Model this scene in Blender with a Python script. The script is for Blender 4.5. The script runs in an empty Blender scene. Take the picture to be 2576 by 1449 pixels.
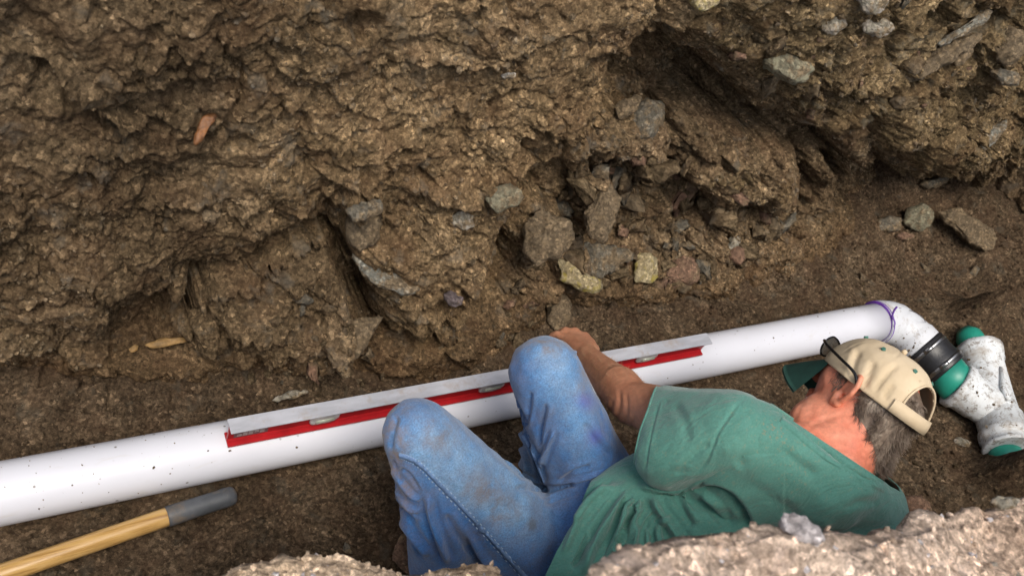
import bpy, bmesh, math, random
import numpy as np
from mathutils import Vector, Matrix
from mathutils.bvhtree import BVHTree
random.seed(7); rng = np.random.default_rng(7)
SC = bpy.context.scene; COL = SC.collection

# ------------------------------------------------------------------ camera
FPX = 2400.0                                   # focal length in pixels of a 2576 wide picture
_d = np.array([.860, .113, -.497]); _d /= np.linalg.norm(_d)
_th = math.radians(46); _r = math.radians(28.9086)
_u = np.array([math.cos(_th)*math.sin(_r), math.cos(_th)*math.cos(_r), math.sin(_th)])
_e = np.cross(_u, _d); _e /= np.linalg.norm(_e); _u = np.cross(_d, _e)
M = np.array([_d, _e, _u]); CAM = np.array([0., -.88, 1.80])
cd = bpy.data.cameras.new('camera'); cam = bpy.data.objects.new('camera', cd); COL.objects.link(cam)
cd.sensor_width = 36; cd.lens = 36*FPX/2576; cd.clip_start = .02; cd.clip_end = 3000
cam.matrix_world = Matrix(((M[0,0],M[0,1],M[0,2],CAM[0]),(M[1,0],M[1,1],M[1,2],CAM[1]),(M[2,0],M[2,1],M[2,2],CAM[2]),(0,0,0,1)))
cd.dof.use_dof = True; cd.dof.focus_distance = 2.1; cd.dof.aperture_fstop = 7.0
SC.camera = cam
# ------------------------------------------------------------------ sky, sun, exposure
SUN_EL, SUN_AZ = math.radians(62), math.radians(-115)   # azimuth of the sun measured from +X towards +Y
w = bpy.data.worlds.new('World'); SC.world = w; w.use_nodes = True
nt = w.node_tree; nt.nodes.clear()
sky = nt.nodes.new('ShaderNodeTexSky'); sky.sky_type = 'NISHITA'; sky.sun_disc = False
sky.sun_elevation = SUN_EL; sky.sun_rotation = math.pi/2 - SUN_AZ
sky.dust_density = 3.0; sky.air_density = 1.0
bg = nt.nodes.new('ShaderNodeBackground'); bg.inputs[1].default_value = .15
wo = nt.nodes.new('ShaderNodeOutputWorld')
bw = nt.nodes.new('ShaderNodeRGBToBW'); mx = nt.nodes.new('ShaderNodeMix'); mx.data_type = 'RGBA'; mx.inputs[0].default_value = .6   # overcast: the cloud whitens the sky
nt.links.new(sky.outputs[0], bw.inputs[0]); nt.links.new(sky.outputs[0], mx.inputs[6]); nt.links.new(bw.outputs[0], mx.inputs[7]); nt.links.new(mx.outputs[2], bg.inputs[0]); nt.links.new(bg.outputs[0], wo.inputs[0])
sl = bpy.data.lights.new('sun', 'SUN'); sl.energy = 1.35; sl.angle = math.radians(26); sl.color = (1, .91, .78)
so = bpy.data.objects.new('sun', sl); COL.objects.link(so)
_s = Vector((math.cos(SUN_EL)*math.cos(SUN_AZ), math.cos(SUN_EL)*math.sin(SUN_AZ), math.sin(SUN_EL)))
so.rotation_euler = _s.to_track_quat('Z', 'Y').to_euler()
SC.view_settings.view_transform = 'Standard'; SC.view_settings.look = 'None'
SC.view_settings.exposure = .76; SC.view_settings.gamma = 1
SC.cycles.max_bounces = 6; SC.cycles.diffuse_bounces = 4

# ------------------------------------------------------------------ geometry helpers
def ray(x, y): return M @ np.array([(x-1288)/FPX, (724-y)/FPX, -1.])
def PZ(x, y, z): v = ray(x, y); return CAM + v*(z-CAM[2])/v[2]
def PY(x, y, Y): v = ray(x, y); return CAM + v*(Y-CAM[1])/v[1]
def PD(x, y, d): return CAM + ray(x, y)*d
def proj(P):
    c = (P - CAM) @ M; z = -c[:, 2]
    return np.stack([1288+FPX*c[:, 0]/z, 724-FPX*c[:, 1]/z], 1), z
def V(a): return Vector((float(a[0]), float(a[1]), float(a[2])))

def mesh_np(name, verts, faces, mat=None, parent=None, smooth=True):
    me = bpy.data.meshes.new(name)
    verts = np.asarray(verts, np.float32)
    if isinstance(faces, np.ndarray):
        n, k = faces.shape
        me.vertices.add(len(verts)); me.vertices.foreach_set('co', verts.ravel())
        me.loops.add(n*k); me.loops.foreach_set('vertex_index', faces.astype(np.int32).ravel())
        me.polygons.add(n); me.polygons.foreach_set('loop_start', np.arange(0, n*k, k, dtype=np.int32))
        me.update(calc_edges=True)
    else:
        me.from_pydata([tuple(map(float, v)) for v in verts], [], [tuple(map(int, f)) for f in faces]); me.update()
    me.polygons.foreach_set('use_smooth', np.full(len(me.polygons), smooth))
    o = bpy.data.objects.new(name, me); COL.objects.link(o)
    if mat: me.materials.append(mat)
    if parent: o.parent = parent
    return o
def obj_bm(name, bm, mat=None, parent=None, smooth=True):
    bmesh.ops.recalc_face_normals(bm, faces=bm.faces[:])
    me = bpy.data.meshes.new(name); bm.to_mesh(me); bm.free()
    me.polygons.foreach_set('use_smooth', np.full(len(me.polygons), smooth))
    o = bpy.data.objects.new(name, me); COL.objects.link(o)
    if mat: me.materials.append(mat)
    if parent: o.parent = parent
    return o
def tag(o, label, cat, group=None, kind=None):
    if label: o['label'] = label
    if cat: o['category'] = cat
    if group: o['group'] = group
    if kind: o['kind'] = kind
    return o
def empty(name, loc=(0, 0, 0)):
    o = bpy.data.objects.new(name, None); COL.objects.link(o); o.location = V(loc); o.empty_display_size = .05
    bpy.context.view_layer.update() if False else None
    return o
def adopt(ch, par):
    ch.parent = par; ch.matrix_parent_inverse = Matrix.Translation(-par.location); return ch
def co_np(me):
    a = np.empty(len(me.vertices)*3, np.float32); me.vertices.foreach_get('co', a); return a.reshape(-1, 3).astype(np.float64)
def no_np(me):
    a = np.empty(len(me.vertices)*3, np.float32); me.vertex_normals.foreach_get('vector', a); return a.reshape(-1, 3).astype(np.float64)
def set_co(me, P): me.vertices.foreach_set('co', np.asarray(P, np.float32).ravel()); me.update()
def set_attr(me, name, val):
    a = me.attributes.new(name, 'FLOAT', 'POINT'); a.data.foreach_set('value', np.asarray(val, np.float32))
def set_col(me, name, rgb):
    a = me.attributes.new(name, 'FLOAT_COLOR', 'POINT')
    c = np.ones((len(me.vertices), 4), np.float32); c[:, :3] = rgb; a.data.foreach_set('color', c.ravel())

def tube(name, pts, rad, mat, parent=None, seg=24, caps=True, smooth=True):
    """swept tube; rad a number or list"""
    pts = [np.array(p, float) for p in pts]; n = len(pts)
    if not hasattr(rad, '__len__'): rad = [rad]*n
    vs = []; fs = []
    t0 = pts[1]-pts[0]; t0 /= np.linalg.norm(t0)
    a = np.cross(t0, [0, 0, 1.]);
    if np.linalg.norm(a) < .1: a = np.cross(t0, [1., 0, 0])
    a /= np.linalg.norm(a)
    for i in range(n):
        t = pts[min(i+1, n-1)]-pts[max(i-1, 0)]; L = np.linalg.norm(t)
        t = t/L if L > 1e-9 else t0
        a = a - t*np.dot(a, t); a /= np.linalg.norm(a); b = np.cross(t, a)
        for k in range(seg):
            q = 2*math.pi*k/seg; vs.append(pts[i]+rad[i]*(math.cos(q)*a+math.sin(q)*b))
    for i in range(n-1):
        for k in range(seg):
            k2 = (k+1) % seg; fs.append((i*seg+k, i*seg+k2, (i+1)*seg+k2, (i+1)*seg+k))
    if caps:
        fs.append(tuple(range(seg-1, -1, -1))); fs.append(tuple(range((n-1)*seg, n*seg)))
    o = mesh_np(name, np.array(vs), fs, mat, parent, smooth)
    if smooth and caps:
        me = o.data
        for p in me.polygons:
            if len(p.vertices) > 4: p.use_smooth = False
    return o
def bez(p0, p1, p2, p3, n):
    return [((1-t)**3*np.array(p0)+3*(1-t)**2*t*np.array(p1)+3*(1-t)*t*t*np.array(p2)+t**3*np.array(p3)) for t in np.linspace(0, 1, n)]
def catmull(P, n=8):
    P = [np.array(p, float) for p in P]; P = [2*P[0]-P[1]]+P+[2*P[-1]-P[-2]]; out = []
    for i in range(1, len(P)-2):
        for t in np.linspace(0, 1, n, endpoint=False):
            a, b, c, d = P[i-1:i+3]
            out.append(.5*((2*b)+(c-a)*t+(2*a-5*b+4*c-d)*t*t+(3*b-a-3*c+d)*t**3))
    out.append(P[-2]); return out

# ------------------------------------------------------------------ numpy noise
_perm = rng.permutation(256).astype(np.int32); _perm = np.concatenate([_perm, _perm, _perm])
_g = rng.normal(size=(256, 3)); _g /= np.linalg.norm(_g, axis=1)[:, None]; _g = _g.astype(np.float32)
def pn(P, s=1., seed=0):
    P = (P*s).astype(np.float32) + np.float32(seed*17.31+.37)
    i = np.floor(P).astype(np.int32); f = P-i; i &= 255
    u = f*f*f*(f*(f*6-15)+10); r = np.zeros(len(P), np.float32)
    for dx in (0, 1):
        wx = u[:, 0] if dx else 1-u[:, 0]
        for dy in (0, 1):
            wy = u[:, 1] if dy else 1-u[:, 1]
            for dz in (0, 1):
                wz = u[:, 2] if dz else 1-u[:, 2]
                h = _perm[_perm[_perm[(i[:, 0]+dx) & 255]+((i[:, 1]+dy) & 255)]+((i[:, 2]+dz) & 255)]
                g = _g[h]; r += wx*wy*wz*(g[:, 0]*(f[:, 0]-dx)+g[:, 1]*(f[:, 1]-dy)+g[:, 2]*(f[:, 2]-dz))
    return r*1.6
def fbm(P, s, o=4, seed=0, gain=.5, lac=2.03):
    r = 0; a = 1.
    for k in range(o): r = r+a*pn(P, s, seed+k); a *= gain; s *= lac
    return r
def ridged(P, s, o=4, seed=0, gain=.5):
    r = 0; a = 1.
    for k in range(o): r = r+a*(1-2*np.abs(pn(P, s, seed+k))); a *= gain; s *= 2.1
    return r
def worley(UV, s, seed=0):
    """2-D cells: f1, f2, random value per cell, offset to the cell centre"""
    P = UV*s; i = np.floor(P).astype(np.int64); n = len(P)
    f1 = np.full(n, 9.); f2 = np.full(n, 9.); rv = np.zeros((n, 3)); off = np.zeros((n, 2))
    for dx in (-1, 0, 1):
        for dy in (-1, 0, 1):
            c = i+[dx, dy]
            h = (c[:, 0]*73856093 ^ c[:, 1]*19349663 ^ (seed*83492791+7)) & 0x7fffffff
            r1 = ((h*1103515245+12345) & 0x7fffffff)/2147483647.
            r2 = (((h ^ 0x5bd1e995)*69069+1) & 0x7fffffff)/2147483647.
            r3 = (((h ^ 0x27d4eb2d)*1664525+11) & 0x7fffffff)/2147483647.
            q = c+np.stack([.1+.8*r1, .1+.8*r2], 1)-P; dd = np.hypot(q[:, 0], q[:, 1])
            m = dd < f1
            f2 = np.where(m, f1, np.minimum(f2, dd)); f1 = np.where(m, dd, f1)
            rv[m] = np.stack([r1, r2, r3], 1)[m]; off[m] = q[m]
    return f1, f2, rv, off
def sstep(a, b, x): t = np.clip((x-a)/(b-a), 0, 1); return t*t*(3-2*t)
def poly_sd(Q, poly):
    """signed distance (positive inside) in pixels"""
    n = len(poly); d = np.full(len(Q), 1e18); ins = np.zeros(len(Q), bool)
    for k in range(n):
        a = np.array(poly[k], float); b = np.array(poly[(k+1) % n], float); e = b-a
        w_ = Q-a; t = np.clip((w_ @ e)/(e @ e), 0, 1); q = w_-t[:, None]*e; d = np.minimum(d, (q*q).sum(1))
        c = (a[1] > Q[:, 1]) != (b[1] > Q[:, 1])
        with np.errstate(divide='ignore', invalid='ignore'):
            xx = a[0]+(Q[:, 1]-a[1])*e[0]/(e[1] if e[1] else 1e-9)
        ins ^= c & (Q[:, 0] < xx)
    d = np.sqrt(d); return np.where(ins, d, -d)
def line_sd(Q, L):
    """distance to an open polyline: (signed side distance, position 0..1 along it)"""
    best = np.full(len(Q), 1e18); sg = np.zeros(len(Q)); tt = np.zeros(len(Q)); tot = 0
    seg = [math.dist(L[k], L[k+1]) for k in range(len(L)-1)]; T = sum(seg)
    for k in range(len(L)-1):
        a = np.array(L[k], float); b = np.array(L[k+1], float); e = b-a
        w_ = Q-a; t = np.clip((w_ @ e)/(e @ e), 0, 1); q = w_-t[:, None]*e; d = (q*q).sum(1)
        m = d < best; best = np.where(m, d, best)
        cr = e[0]*w_[:, 1]-e[1]*w_[:, 0]
        sg = np.where(m, np.where(cr > 0, -1., 1.), sg); tt = np.where(m, (tot+t*seg[k])/T, tt); tot += seg[k]
    return np.sqrt(best)*sg, tt

# ------------------------------------------------------------------ materials
def newmat(name):
    m = bpy.data.materials.new(name); m.use_nodes = True; t = m.node_tree; t.nodes.clear()
    o = t.nodes.new('ShaderNodeOutputMaterial'); b = t.nodes.new('ShaderNodeBsdfPrincipled')
    t.links.new(b.outputs[0], o.inputs[0]); return m, t, b
class NT:
    def __init__(s, t): s.t = t; s.tc = t.nodes.new('ShaderNodeTexCoord')
    def noise(s, scale, detail=4, rough=.55, dist=0, vec=None, out=0):
        n = s.t.nodes.new('ShaderNodeTexNoise'); n.inputs['Scale'].default_value = scale
        n.inputs['Detail'].default_value = detail; n.inputs['Roughness'].default_value = rough; n.inputs['Distortion'].default_value = dist
        s.t.links.new(vec or s.tc.outputs['Object'], n.inputs['Vector']); return n.outputs[out]
    def vor(s, scale, feat='F1', vec=None, out=0, rnd=1):
        n = s.t.nodes.new('ShaderNodeTexVoronoi'); n.feature = feat; n.inputs['Scale'].default_value = scale; n.inputs['Randomness'].default_value = rnd
        s.t.links.new(vec or s.tc.outputs['Object'], n.inputs['Vector']); return n.outputs[out]
    def mapping(s, sc=(1, 1, 1), rot=(0, 0, 0)):
        n = s.t.nodes.new('ShaderNodeMapping'); n.inputs['Scale'].default_value = sc; n.inputs['Rotation'].default_value = rot
        s.t.links.new(s.tc.outputs['Object'], n.inputs[0]); return n.outputs[0]
    def ramp(s, x, stops, interp='LINEAR'):
        n = s.t.nodes.new('ShaderNodeValToRGB'); cr = n.color_ramp; cr.interpolation = interp
        while len(cr.elements) < len(stops): cr.elements.new(.5)
        for e, (p, c) in zip(cr.elements, stops):
            e.position = p; c = c if hasattr(c, '__len__') else (c, c, c); e.color = (*c, 1)
        s.t.links.new(x, n.inputs[0]); return n.outputs[0]
    def mix(s, fac, a, b, mode='MIX'):
        n = s.t.nodes.new('ShaderNodeMix'); n.data_type = 'RGBA'; n.blend_type = mode
        for inp, v in ((n.inputs[0], fac), (n.inputs[6], a), (n.inputs[7], b)):
            if hasattr(v, 'is_linked'): s.t.links.new(v, inp)
            else: inp.default_value = v if not hasattr(v, '__len__') else (*v, 1)
        return n.outputs[2]
    def math(s, op, a, b=0, clamp=False):
        n = s.t.nodes.new('ShaderNodeMath'); n.operation = op; n.use_clamp = clamp
        for inp, v in ((n.inputs[0], a), (n.inputs[1], b)):
            if hasattr(v, 'is_linked'): s.t.links.new(v, inp)
            else: inp.default_value = v
        return n.outputs[0]
    def attr(s, name, out='Fac'):
        n = s.t.nodes.new('ShaderNodeAttribute'); n.attribute_name = name; return n.outputs[out]
    def bump(s, h, strength, dist, prev=None):
        n = s.t.nodes.new('ShaderNodeBump'); n.inputs['Strength'].default_value = strength; n.inputs['Distance'].default_value = dist
        s.t.links.new(h, n.inputs['Height'])
        if prev is not None: s.t.links.new(prev, n.inputs['Normal'])
        return n.outputs[0]
def soil(name, dark, mid, light, attr=None, rough=.95, bumpd=.004, speck=.5, grey=(.2, .19, .16)):
    m, t, b = newmat(name); n = NT(t)
    c = n.ramp(n.noise(5, 6, .65), [(.30, dark), (.5, mid), (.72, light)])
    fine = n.ramp(n.noise(120, 6, .8), [(.32, .38), (.5, .95), (.70, 1.9)])
    c = n.mix(1.0, c, fine, 'MULTIPLY')
    gr = n.t.nodes.new('ShaderNodeSeparateColor'); wv_ = n.t.nodes.new('ShaderNodeVectorMath'); wv_.operation = 'MULTIPLY_ADD'
    n.t.links.new(n.noise(60, 3, out=1), wv_.inputs[0]); wv_.inputs[1].default_value = (.012,)*3; n.t.links.new(n.tc.outputs['Object'], wv_.inputs[2])
    n.t.links.new(n.vor(150, 'F1', out=1, vec=wv_.outputs[0]), gr.inputs[0])
    c = n.mix(1.0, c, n.ramp(gr.outputs[0], [(.0, .55), (.45, .9), (.8, 1.15), (.93, 1.35), (1., 2.1)]), 'MULTIPLY')
    gr2 = n.t.nodes.new('ShaderNodeSeparateColor'); n.t.links.new(n.vor(48, 'F1', out=1, vec=wv_.outputs[0]), gr2.inputs[0])
    c = n.mix(1.0, c, n.ramp(gr2.outputs[1], [(.0, .78), (.5, 1.), (.9, 1.12), (1., 1.55)]), 'MULTIPLY')
    red = n.ramp(n.noise(11, 4, .6), [(.45, 0.), (.7, 1.)])
    c = n.mix(n.math('MULTIPLY', red, .35), c, (.15, .085, .05))
    gy = n.ramp(n.noise(17, 3, .6, .4), [(.58, 0.), (.7, 1.)])
    c = n.mix(n.math('MULTIPLY', gy, .45), c, grey)
    sp = n.ramp(n.vor(260, 'F1'), [(.10, 1.), (.2, 0.)])
    spm = n.ramp(n.noise(75, 2), [(.52, 0.), (.62, 1.)])
    c = n.mix(n.math('MULTIPLY', n.math('MULTIPLY', sp, spm), speck), c, (.42, .36, .27))
    if attr:
        a = n.attr(attr, 'Color'); c = n.mix(1., c, a, 'MULTIPLY')
    t.links.new(c, b.inputs['Base Color']); b.inputs['Roughness'].default_value = rough
    b.inputs['Specular IOR Level'].default_value = .08
    h1 = n.noise(70, 6, .7); h2 = n.vor(95, 'F1'); h3 = n.noise(330, 4, .75)
    nb = n.bump(h1, 1., bumpd*3.0); nb = n.bump(n.math('MULTIPLY', h2, -1), .7, bumpd, nb); nb = n.bump(h3, 1., bumpd*1.3, nb)
    t.links.new(nb, b.inputs['Normal']); return m
def simple(name, col, rough=.5, metal=0, var=.12, vs=20, bump=0, bs=200, spec=.5, coat=0):
    m, t, b = newmat(name); n = NT(t)
    lo = tuple(x*(1-var) for x in col); hi = tuple(min(1, x*(1+var)) for x in col)
    t.links.new(n.ramp(n.noise(vs, 5, .6), [(.3, lo), (.7, hi)]), b.inputs['Base Color'])
    b.inputs['Roughness'].default_value = rough; b.inputs['Metallic'].default_value = metal
    b.inputs['Specular IOR Level'].default_value = spec; b.inputs['Coat Weight'].default_value = coat
    if bump: t.links.new(n.bump(n.noise(bs, 4, .6), .6, bump), b.inputs['Normal'])
    return m
# ================================================================== SETTING: the trench
# far bank: base path in plan (s = metres along it), profile height z, displaced along its normal
bp = np.array(catmull([(-1.2,.44),(-.4,.43),(.3,.42),(1.0,.42),(1.45,.44),(1.9,.47),(2.4,.50),(2.8,.60),(3.12,.56),(3.36,.30),(3.48,-.1),(3.52,-.5),(3.5,-1.2)], 40))
bs = np.concatenate([[0], np.cumsum(np.linalg.norm(np.diff(bp, axis=0), axis=1))])
sv = [0.]
while sv[-1] < bs[-1]: sv.append(sv[-1]+.0031+.0009*max(0, sv[-1]-1.4))
sv = np.array(sv); bx = np.interp(sv, bs, bp[:, 0]); by = np.interp(sv, bs, bp[:, 1])
tx = np.gradient(bx, sv); ty = np.gradient(by, sv); L_ = np.hypot(tx, ty); nx, ny = ty/L_, -tx/L_      # towards the trench
zv = np.arange(-.12, 1.36, .0036)
NS, NZ = len(sv), len(zv)
S, Zg = np.meshgrid(sv, zv, indexing='ij'); S = S.ravel(); Zg = Zg.ravel()
X = np.repeat(bx, NZ); Y = np.repeat(by, NZ); NX = np.repeat(nx, NZ); NY = np.repeat(ny, NZ)
base = np.stack([X-NX*.10*Zg, Y-NY*.10*Zg, Zg], 1)            # leans back a little
nrm = np.stack([NX, NY, np.full(len(X), .12)], 1)
N3 = base.copy()
wx_ = fbm(N3, 9, 4, 3); wz_ = fbm(N3, 9, 4, 9)
wx2_ = pn(N3, 34, 14); wz2_ = pn(N3, 34, 17)
def at(amp):                                            # where the surface shows once pushed out by amp, edges made ragged
    q, _ = proj(base+nrm*np.asarray(amp).reshape(-1, 1) if hasattr(amp, '__len__') else base+nrm*amp)
    return q+np.stack([wx_, wz_], 1)*30+np.stack([wz2_, wx2_], 1)*9
# talus at the foot
tal = np.interp(X, [-1, .1, .45, 1.02, 1.2, 1.7, 2.2, 2.6, 2.9, 3.5], [.12, .15, .22, .28, .20, .24, .21, .10, .03, .03])
H = tal*np.exp(-np.clip(Zg-.03, 0, 9)/np.interp(X, [.1, .9, 1.0, 1.3], [.05, .07, .08, .24]))
H += .035*fbm(N3, 2.2, 3, 1)
# rubble inside the hollow
UV = np.stack([S+.03*wx_, Zg*1.15+.03*wz_], 1)
f1, f2, rv, off = worley(UV, 8.5, 3)
rub = (rv[:, 2]-.5)*.07 + (off[:, 0]*(rv[:, 0]-.5)+off[:, 1]*(rv[:, 1]-.35))*.09 - .035*np.exp(-((f2-f1)/.10)**2)
f1b, f2b, rvb, offb = worley(UV+.31, 24, 5)
rub += (rvb[:, 2]-.5)*.02 + (offb[:, 0]*(rvb[:, 0]-.5)+offb[:, 1]*(rvb[:, 1]-.4))*.03 - .010*np.exp(-((f2b-f1b)/.12)**2)
rz = sstep(1.05, 1.25, X)*(1-.75*sstep(2.2, 2.8, X))*sstep(.02, .12, Zg)
H += rub*rz
MASS = [  # polygon in picture pixels, how far it stands out, rounding radius (px), undercut
 (.228, 60, .11, [(-700,-700),(1800,-700),(1760,60),(1722,128),(1652,165),(1600,230),(1547,285),(1520,345),(1440,400),(1392,470),(1345,560),(1295,640),(1285,700),(1250,770),(1200,840),(1110,912),(1045,925),(985,880),(935,800),(905,660),(862,615),(780,625),(690,690),(600,738),(500,752),(430,812),(330,872),(230,905),(150,895),(60,890),(0,905),(-700,950)]),
 (.262, 35, .05, [(-700,-700),(1010,-700),(1020,60),(1000,200),(920,260),(800,262),(700,250),(560,262),(420,300),(330,300),(262,272),(215,225),(170,180),(110,112),(60,100),(-700,88)]),
 (.165, 40, .05, [(-700,700),(-20,640),(60,640),(180,690),(300,760),(420,800),(500,760),(600,745),(720,700),(800,640),(880,640),(905,700),(930,800),(960,880),(900,905),(860,870),(800,800),(760,830),(800,900),(860,960),(900,985),(780,990),(740,965),(640,950),(560,965),(420,955),(300,985),(190,975),(120,950),(60,960),(-700,990)]),
 (.295, 40, .05, [(500,850),(560,800),(620,775),(700,740),(790,700),(868,690),(895,760),(925,850),(985,905),(1000,955),(900,1000),(780,1012),(700,985),(640,962),(560,985),(500,960),(470,900)]),
 (.290, 45, .07, [(925,650),(960,640),(1050,610),(1100,565),(1180,578),(1240,560),(1330,560),(1292,640),(1284,700),(1250,770),(1200,840),(1110,905),(1045,915),(985,870),(950,800),(935,735)]),
 (.285, 35, .09, [(845,505),(930,500),(1000,470),(1200,470),(1340,470),(1385,440),(1370,480),(1320,550),(1230,548),(1190,575),(1100,560),(1010,538),(962,560),(955,600),(920,632),(880,622),(860,600),(880,560)]),
 (.285, 45, .06, [(1722,133),(1790,178),(1850,235),(1915,255),(1975,330),(2040,352),(2080,378),(2130,378),(2160,420),(2178,462),(2215,470),(2260,448),(2300,458),(2365,488),(2440,492),(2495,505),(2545,480),(2600,420),(3100,380),(3100,-700),(1690,-700),(1700,40)]),
 (.325, 30, .03, [(1840,-700),(1835,60),(1900,110),(1930,170),(2000,225),(2060,215),(2140,200),(2240,160),(2380,120),(2500,60),(2700,0),(2700,-700)]),
 (.325, 45, .02, [(2235,300),(2290,250),(2400,260),(2500,300),(2640,320),(2640,440),(2530,470),(2440,470),(2360,470),(2290,440),(2240,400)]),
 (.250, 35, .03, [(1762,372),(1850,350),(1950,385),(2040,420),(2062,480),(2040,560),(1985,590),(1940,560),(1890,560),(1820,540),(1765,490),(1735,430)]),
 (.210, 35, .03, [(1500,345),(1600,345),(1650,330),(1720,360),(1740,420),(1700,480),(1620,470),(1570,440),(1500,452),(1420,455),(1445,400)]),
 (.200, 30, .02, [(1480,470),(1540,450),(1580,500),(1560,560),(1530,610),(1490,600),(1470,550)]),
 (.190, 25, .03, [(1320,540),(1370,520),(1410,550),(1448,590),(1420,650),(1370,650),(1330,700),(1290,700)]),
 (.200, 30, .03, [(2060,420),(2110,390),(2120,450),(2100,500),(2060,560),(2080,500)]),
]
qA = {}
for amp, rad, cut, poly in MASS:
    key = amp
    if key not in qA: qA[key] = at(amp)
    sd = poly_sd(qA[key], poly)
    prof = amp*(.62+.38*(1-np.exp(-np.clip(sd, 0, 999)/rad)))
    inn = sd > 0
    soft = np.where(inn, prof, -1)
    H = np.maximum(H, soft)
    under = np.exp(-np.clip(-sd, 0, 999)/26)*(~inn)*cut*.55
    H = np.where(inn, H, np.where(H < amp*.75, H-under, H))
H = np.where(H < 0, H*.6, H)
q = at(H)
HOLES = [(900,70,22,42,.06),(868,186,26,10,.04),(1520,152,34,20,.06),(1075,318,16,14,.03),(1080,440,22,8,.03),(1015,382,14,12,.03),(690,262,18,10,.02),
 (1745,230,45,50,.06),(1820,300,60,34,.05),(2105,392,42,24,.10),(2200,330,22,55,.08),(1712,415,14,28,.08),(1570,320,40,30,.08),(1460,468,46,14,.06),(1395,500,22,22,.05),(1345,560,18,14,.04),
 (2230,500,90,28,.08),(2350,540,60,40,.06),(2480,540,70,34,.05),(2545,640,22,60,.05),(1150,738,26,12,.04),(650,985,60,18,.06),(520,765,70,18,.06),(905,700,12,50,.05),(40,955,60,16,.05),
 (1820,585,30,18,.05),(2000,600,30,16,.03),(1290,760,22,20,.04),(1370,790,12,40,.05),(1200,150,30,12,.03),(1300,520,20,8,.02),(1560,90,14,10,.02),(760,355,12,10,.02),(1660,60,30,12,.03),
 (1990,100,40,10,.03),(2110,250,40,10,.03),(2380,235,40,8,.02),(2300,140,50,8,.02)]
for cx, cy, a, b_, dp in HOLES:
    e = ((q[:, 0]-cx)/a)**2+((q[:, 1]-cy)/b_)**2
    H -= dp*np.exp(-e**1.5)
LEDGE = [  # cracks and small ledges: bulge on one side, undercut on the other
 ([(-60,92),(60,100),(110,112),(170,180),(215,225),(262,272),(330,312),(420,330)],.018,.045,40,14),
 ([(690,255),(740,268),(775,292),(780,310)],.010,.03,30,8),
 ([(330,175),(380,190),(410,205)],.01,.02,20,6),
 ([(80,640),(160,680),(240,730),(300,760)],.012,.02,30,10),
 ([(120,410),(200,420),(260,445),(330,450)],.010,.015,30,10),
 ([(480,760),(590,735),(680,690),(760,630),(850,600)],.02,.05,40,16),
 ([(420,520),(500,500),(560,520)],.012,.015,26,8),
 ([(860,500),(900,505),(930,500)],.012,.02,20,8),
 ([(560,540),(620,560),(700,545)],.01,.012,20,8),
 ([(1010,150),(1060,135),(1130,148),(1200,140),(1260,150)],.02,.03,30,10),
 ([(1010,150),(985,200),(980,240)],.01,.02,24,10),
 ([(1150,20),(1210,10),(1260,-5)],.015,.025,30,10),
 ([(1090,315),(1150,290),(1180,310)],.01,.015,20,8),
 ([(1330,300),(1400,330),(1450,300)],.012,.012,24,8),
 ([(1620,110),(1700,80),(1780,60),(1860,20)],.012,.022,24,8),
 ([(1860,250),(1930,205),(2020,170),(2100,150)],.012,.02,24,8),
 ([(2080,260),(2160,225),(2260,190),(2350,160),(2440,110),(2540,60)],.02,.03,26,10),
 ([(2090,290),(2200,265),(2260,220),(2330,190)],.012,.022,20,8),
 ([(2300,440),(2380,400),(2460,380),(2560,330)],.014,.02,24,8),
 ([(2420,110),(2470,160),(2540,170)],.012,.022,24,8),
 ([(2440,200),(2500,215),(2570,190)],.012,.022,24,8),
 ([(2480,300),(2440,350),(2490,370)],.012,.02,20,8),
 ([(620,840),(700,850),(780,820)],.012,.015,24,8),
 ([(850,900),(930,905),(1000,880)],.015,.03,26,10),
 ([(900,830),(870,860),(840,850)],.01,.02,20,8),
 ([(1120,660),(1180,640),(1230,660)],.01,.012,20,8),
 ([(1060,800),(1120,830),(1180,800)],.01,.012,20,8),
]
q = at(H)
for L, up, dn, w1, w2 in LEDGE:
    box = (q[:, 0] > min(p[0] for p in L)-130) & (q[:, 0] < max(p[0] for p in L)+130) & (q[:, 1] > min(p[1] for p in L)-130) & (q[:, 1] < max(p[1] for p in L)+130)
    idx = np.nonzero(box)[0]
    if not len(idx): continue
    e, t = line_sd(q[idx], L); tp = sstep(0, .15, t)*sstep(0, .15, 1-t)
    H[idx] += 1.5*tp*np.where(e > 0, up*np.exp(-e/w1), -dn*np.exp(e/w2))
# crumbly skin: broken blocks, lumps and grit
M3 = base+nrm*H[:, None]
H += .022*fbm(M3, 4.5, 3, 21)+.010*fbm(M3, 13, 3, 23)
WU = np.stack([S+.035*wx_+.01*wz_, M3[:, 2]*1.1+.035*wz_], 1)
def blocks(sc, sd, hgt, tl, crack, mask):
    f1, f2, rv, off = worley(WU+.37*sd, sc, sd)
    return mask*((rv[:, 2]-.45)*hgt+(off[:, 0]*(rv[:, 0]-.5)+off[:, 1]*(rv[:, 1]-.35))*tl-crack*np.exp(-((f2-f1)/.07)**2))
mA = sstep(-.1, .35, pn(M3, 2.6, 57)+.25*(X > 1.15)); mB = sstep(-.15, .3, pn(M3, 4.1, 58)); mC = sstep(-.2, .3, pn(M3, 6.3, 59))
mR = sstep(1.2, 1.6, X)*sstep(.25, .4, Zg)
H += blocks(7.5, 31, .030, .045, .012, .35+.65*mA+.5*mR)
H += blocks(15, 33, .020, .032, .008, .25+.75*mB+.5*mR)
mD = .25+.75*sstep(-.25, .15, pn(M3, 3.4, 63))                 # packed patches stay smoother
H += blocks(31, 35, .012, .018, .004, (.25+.75*mC)*mD)
H += blocks(64, 37, .006, .010, .0015, (.4+.6*mB)*mD)
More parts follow.
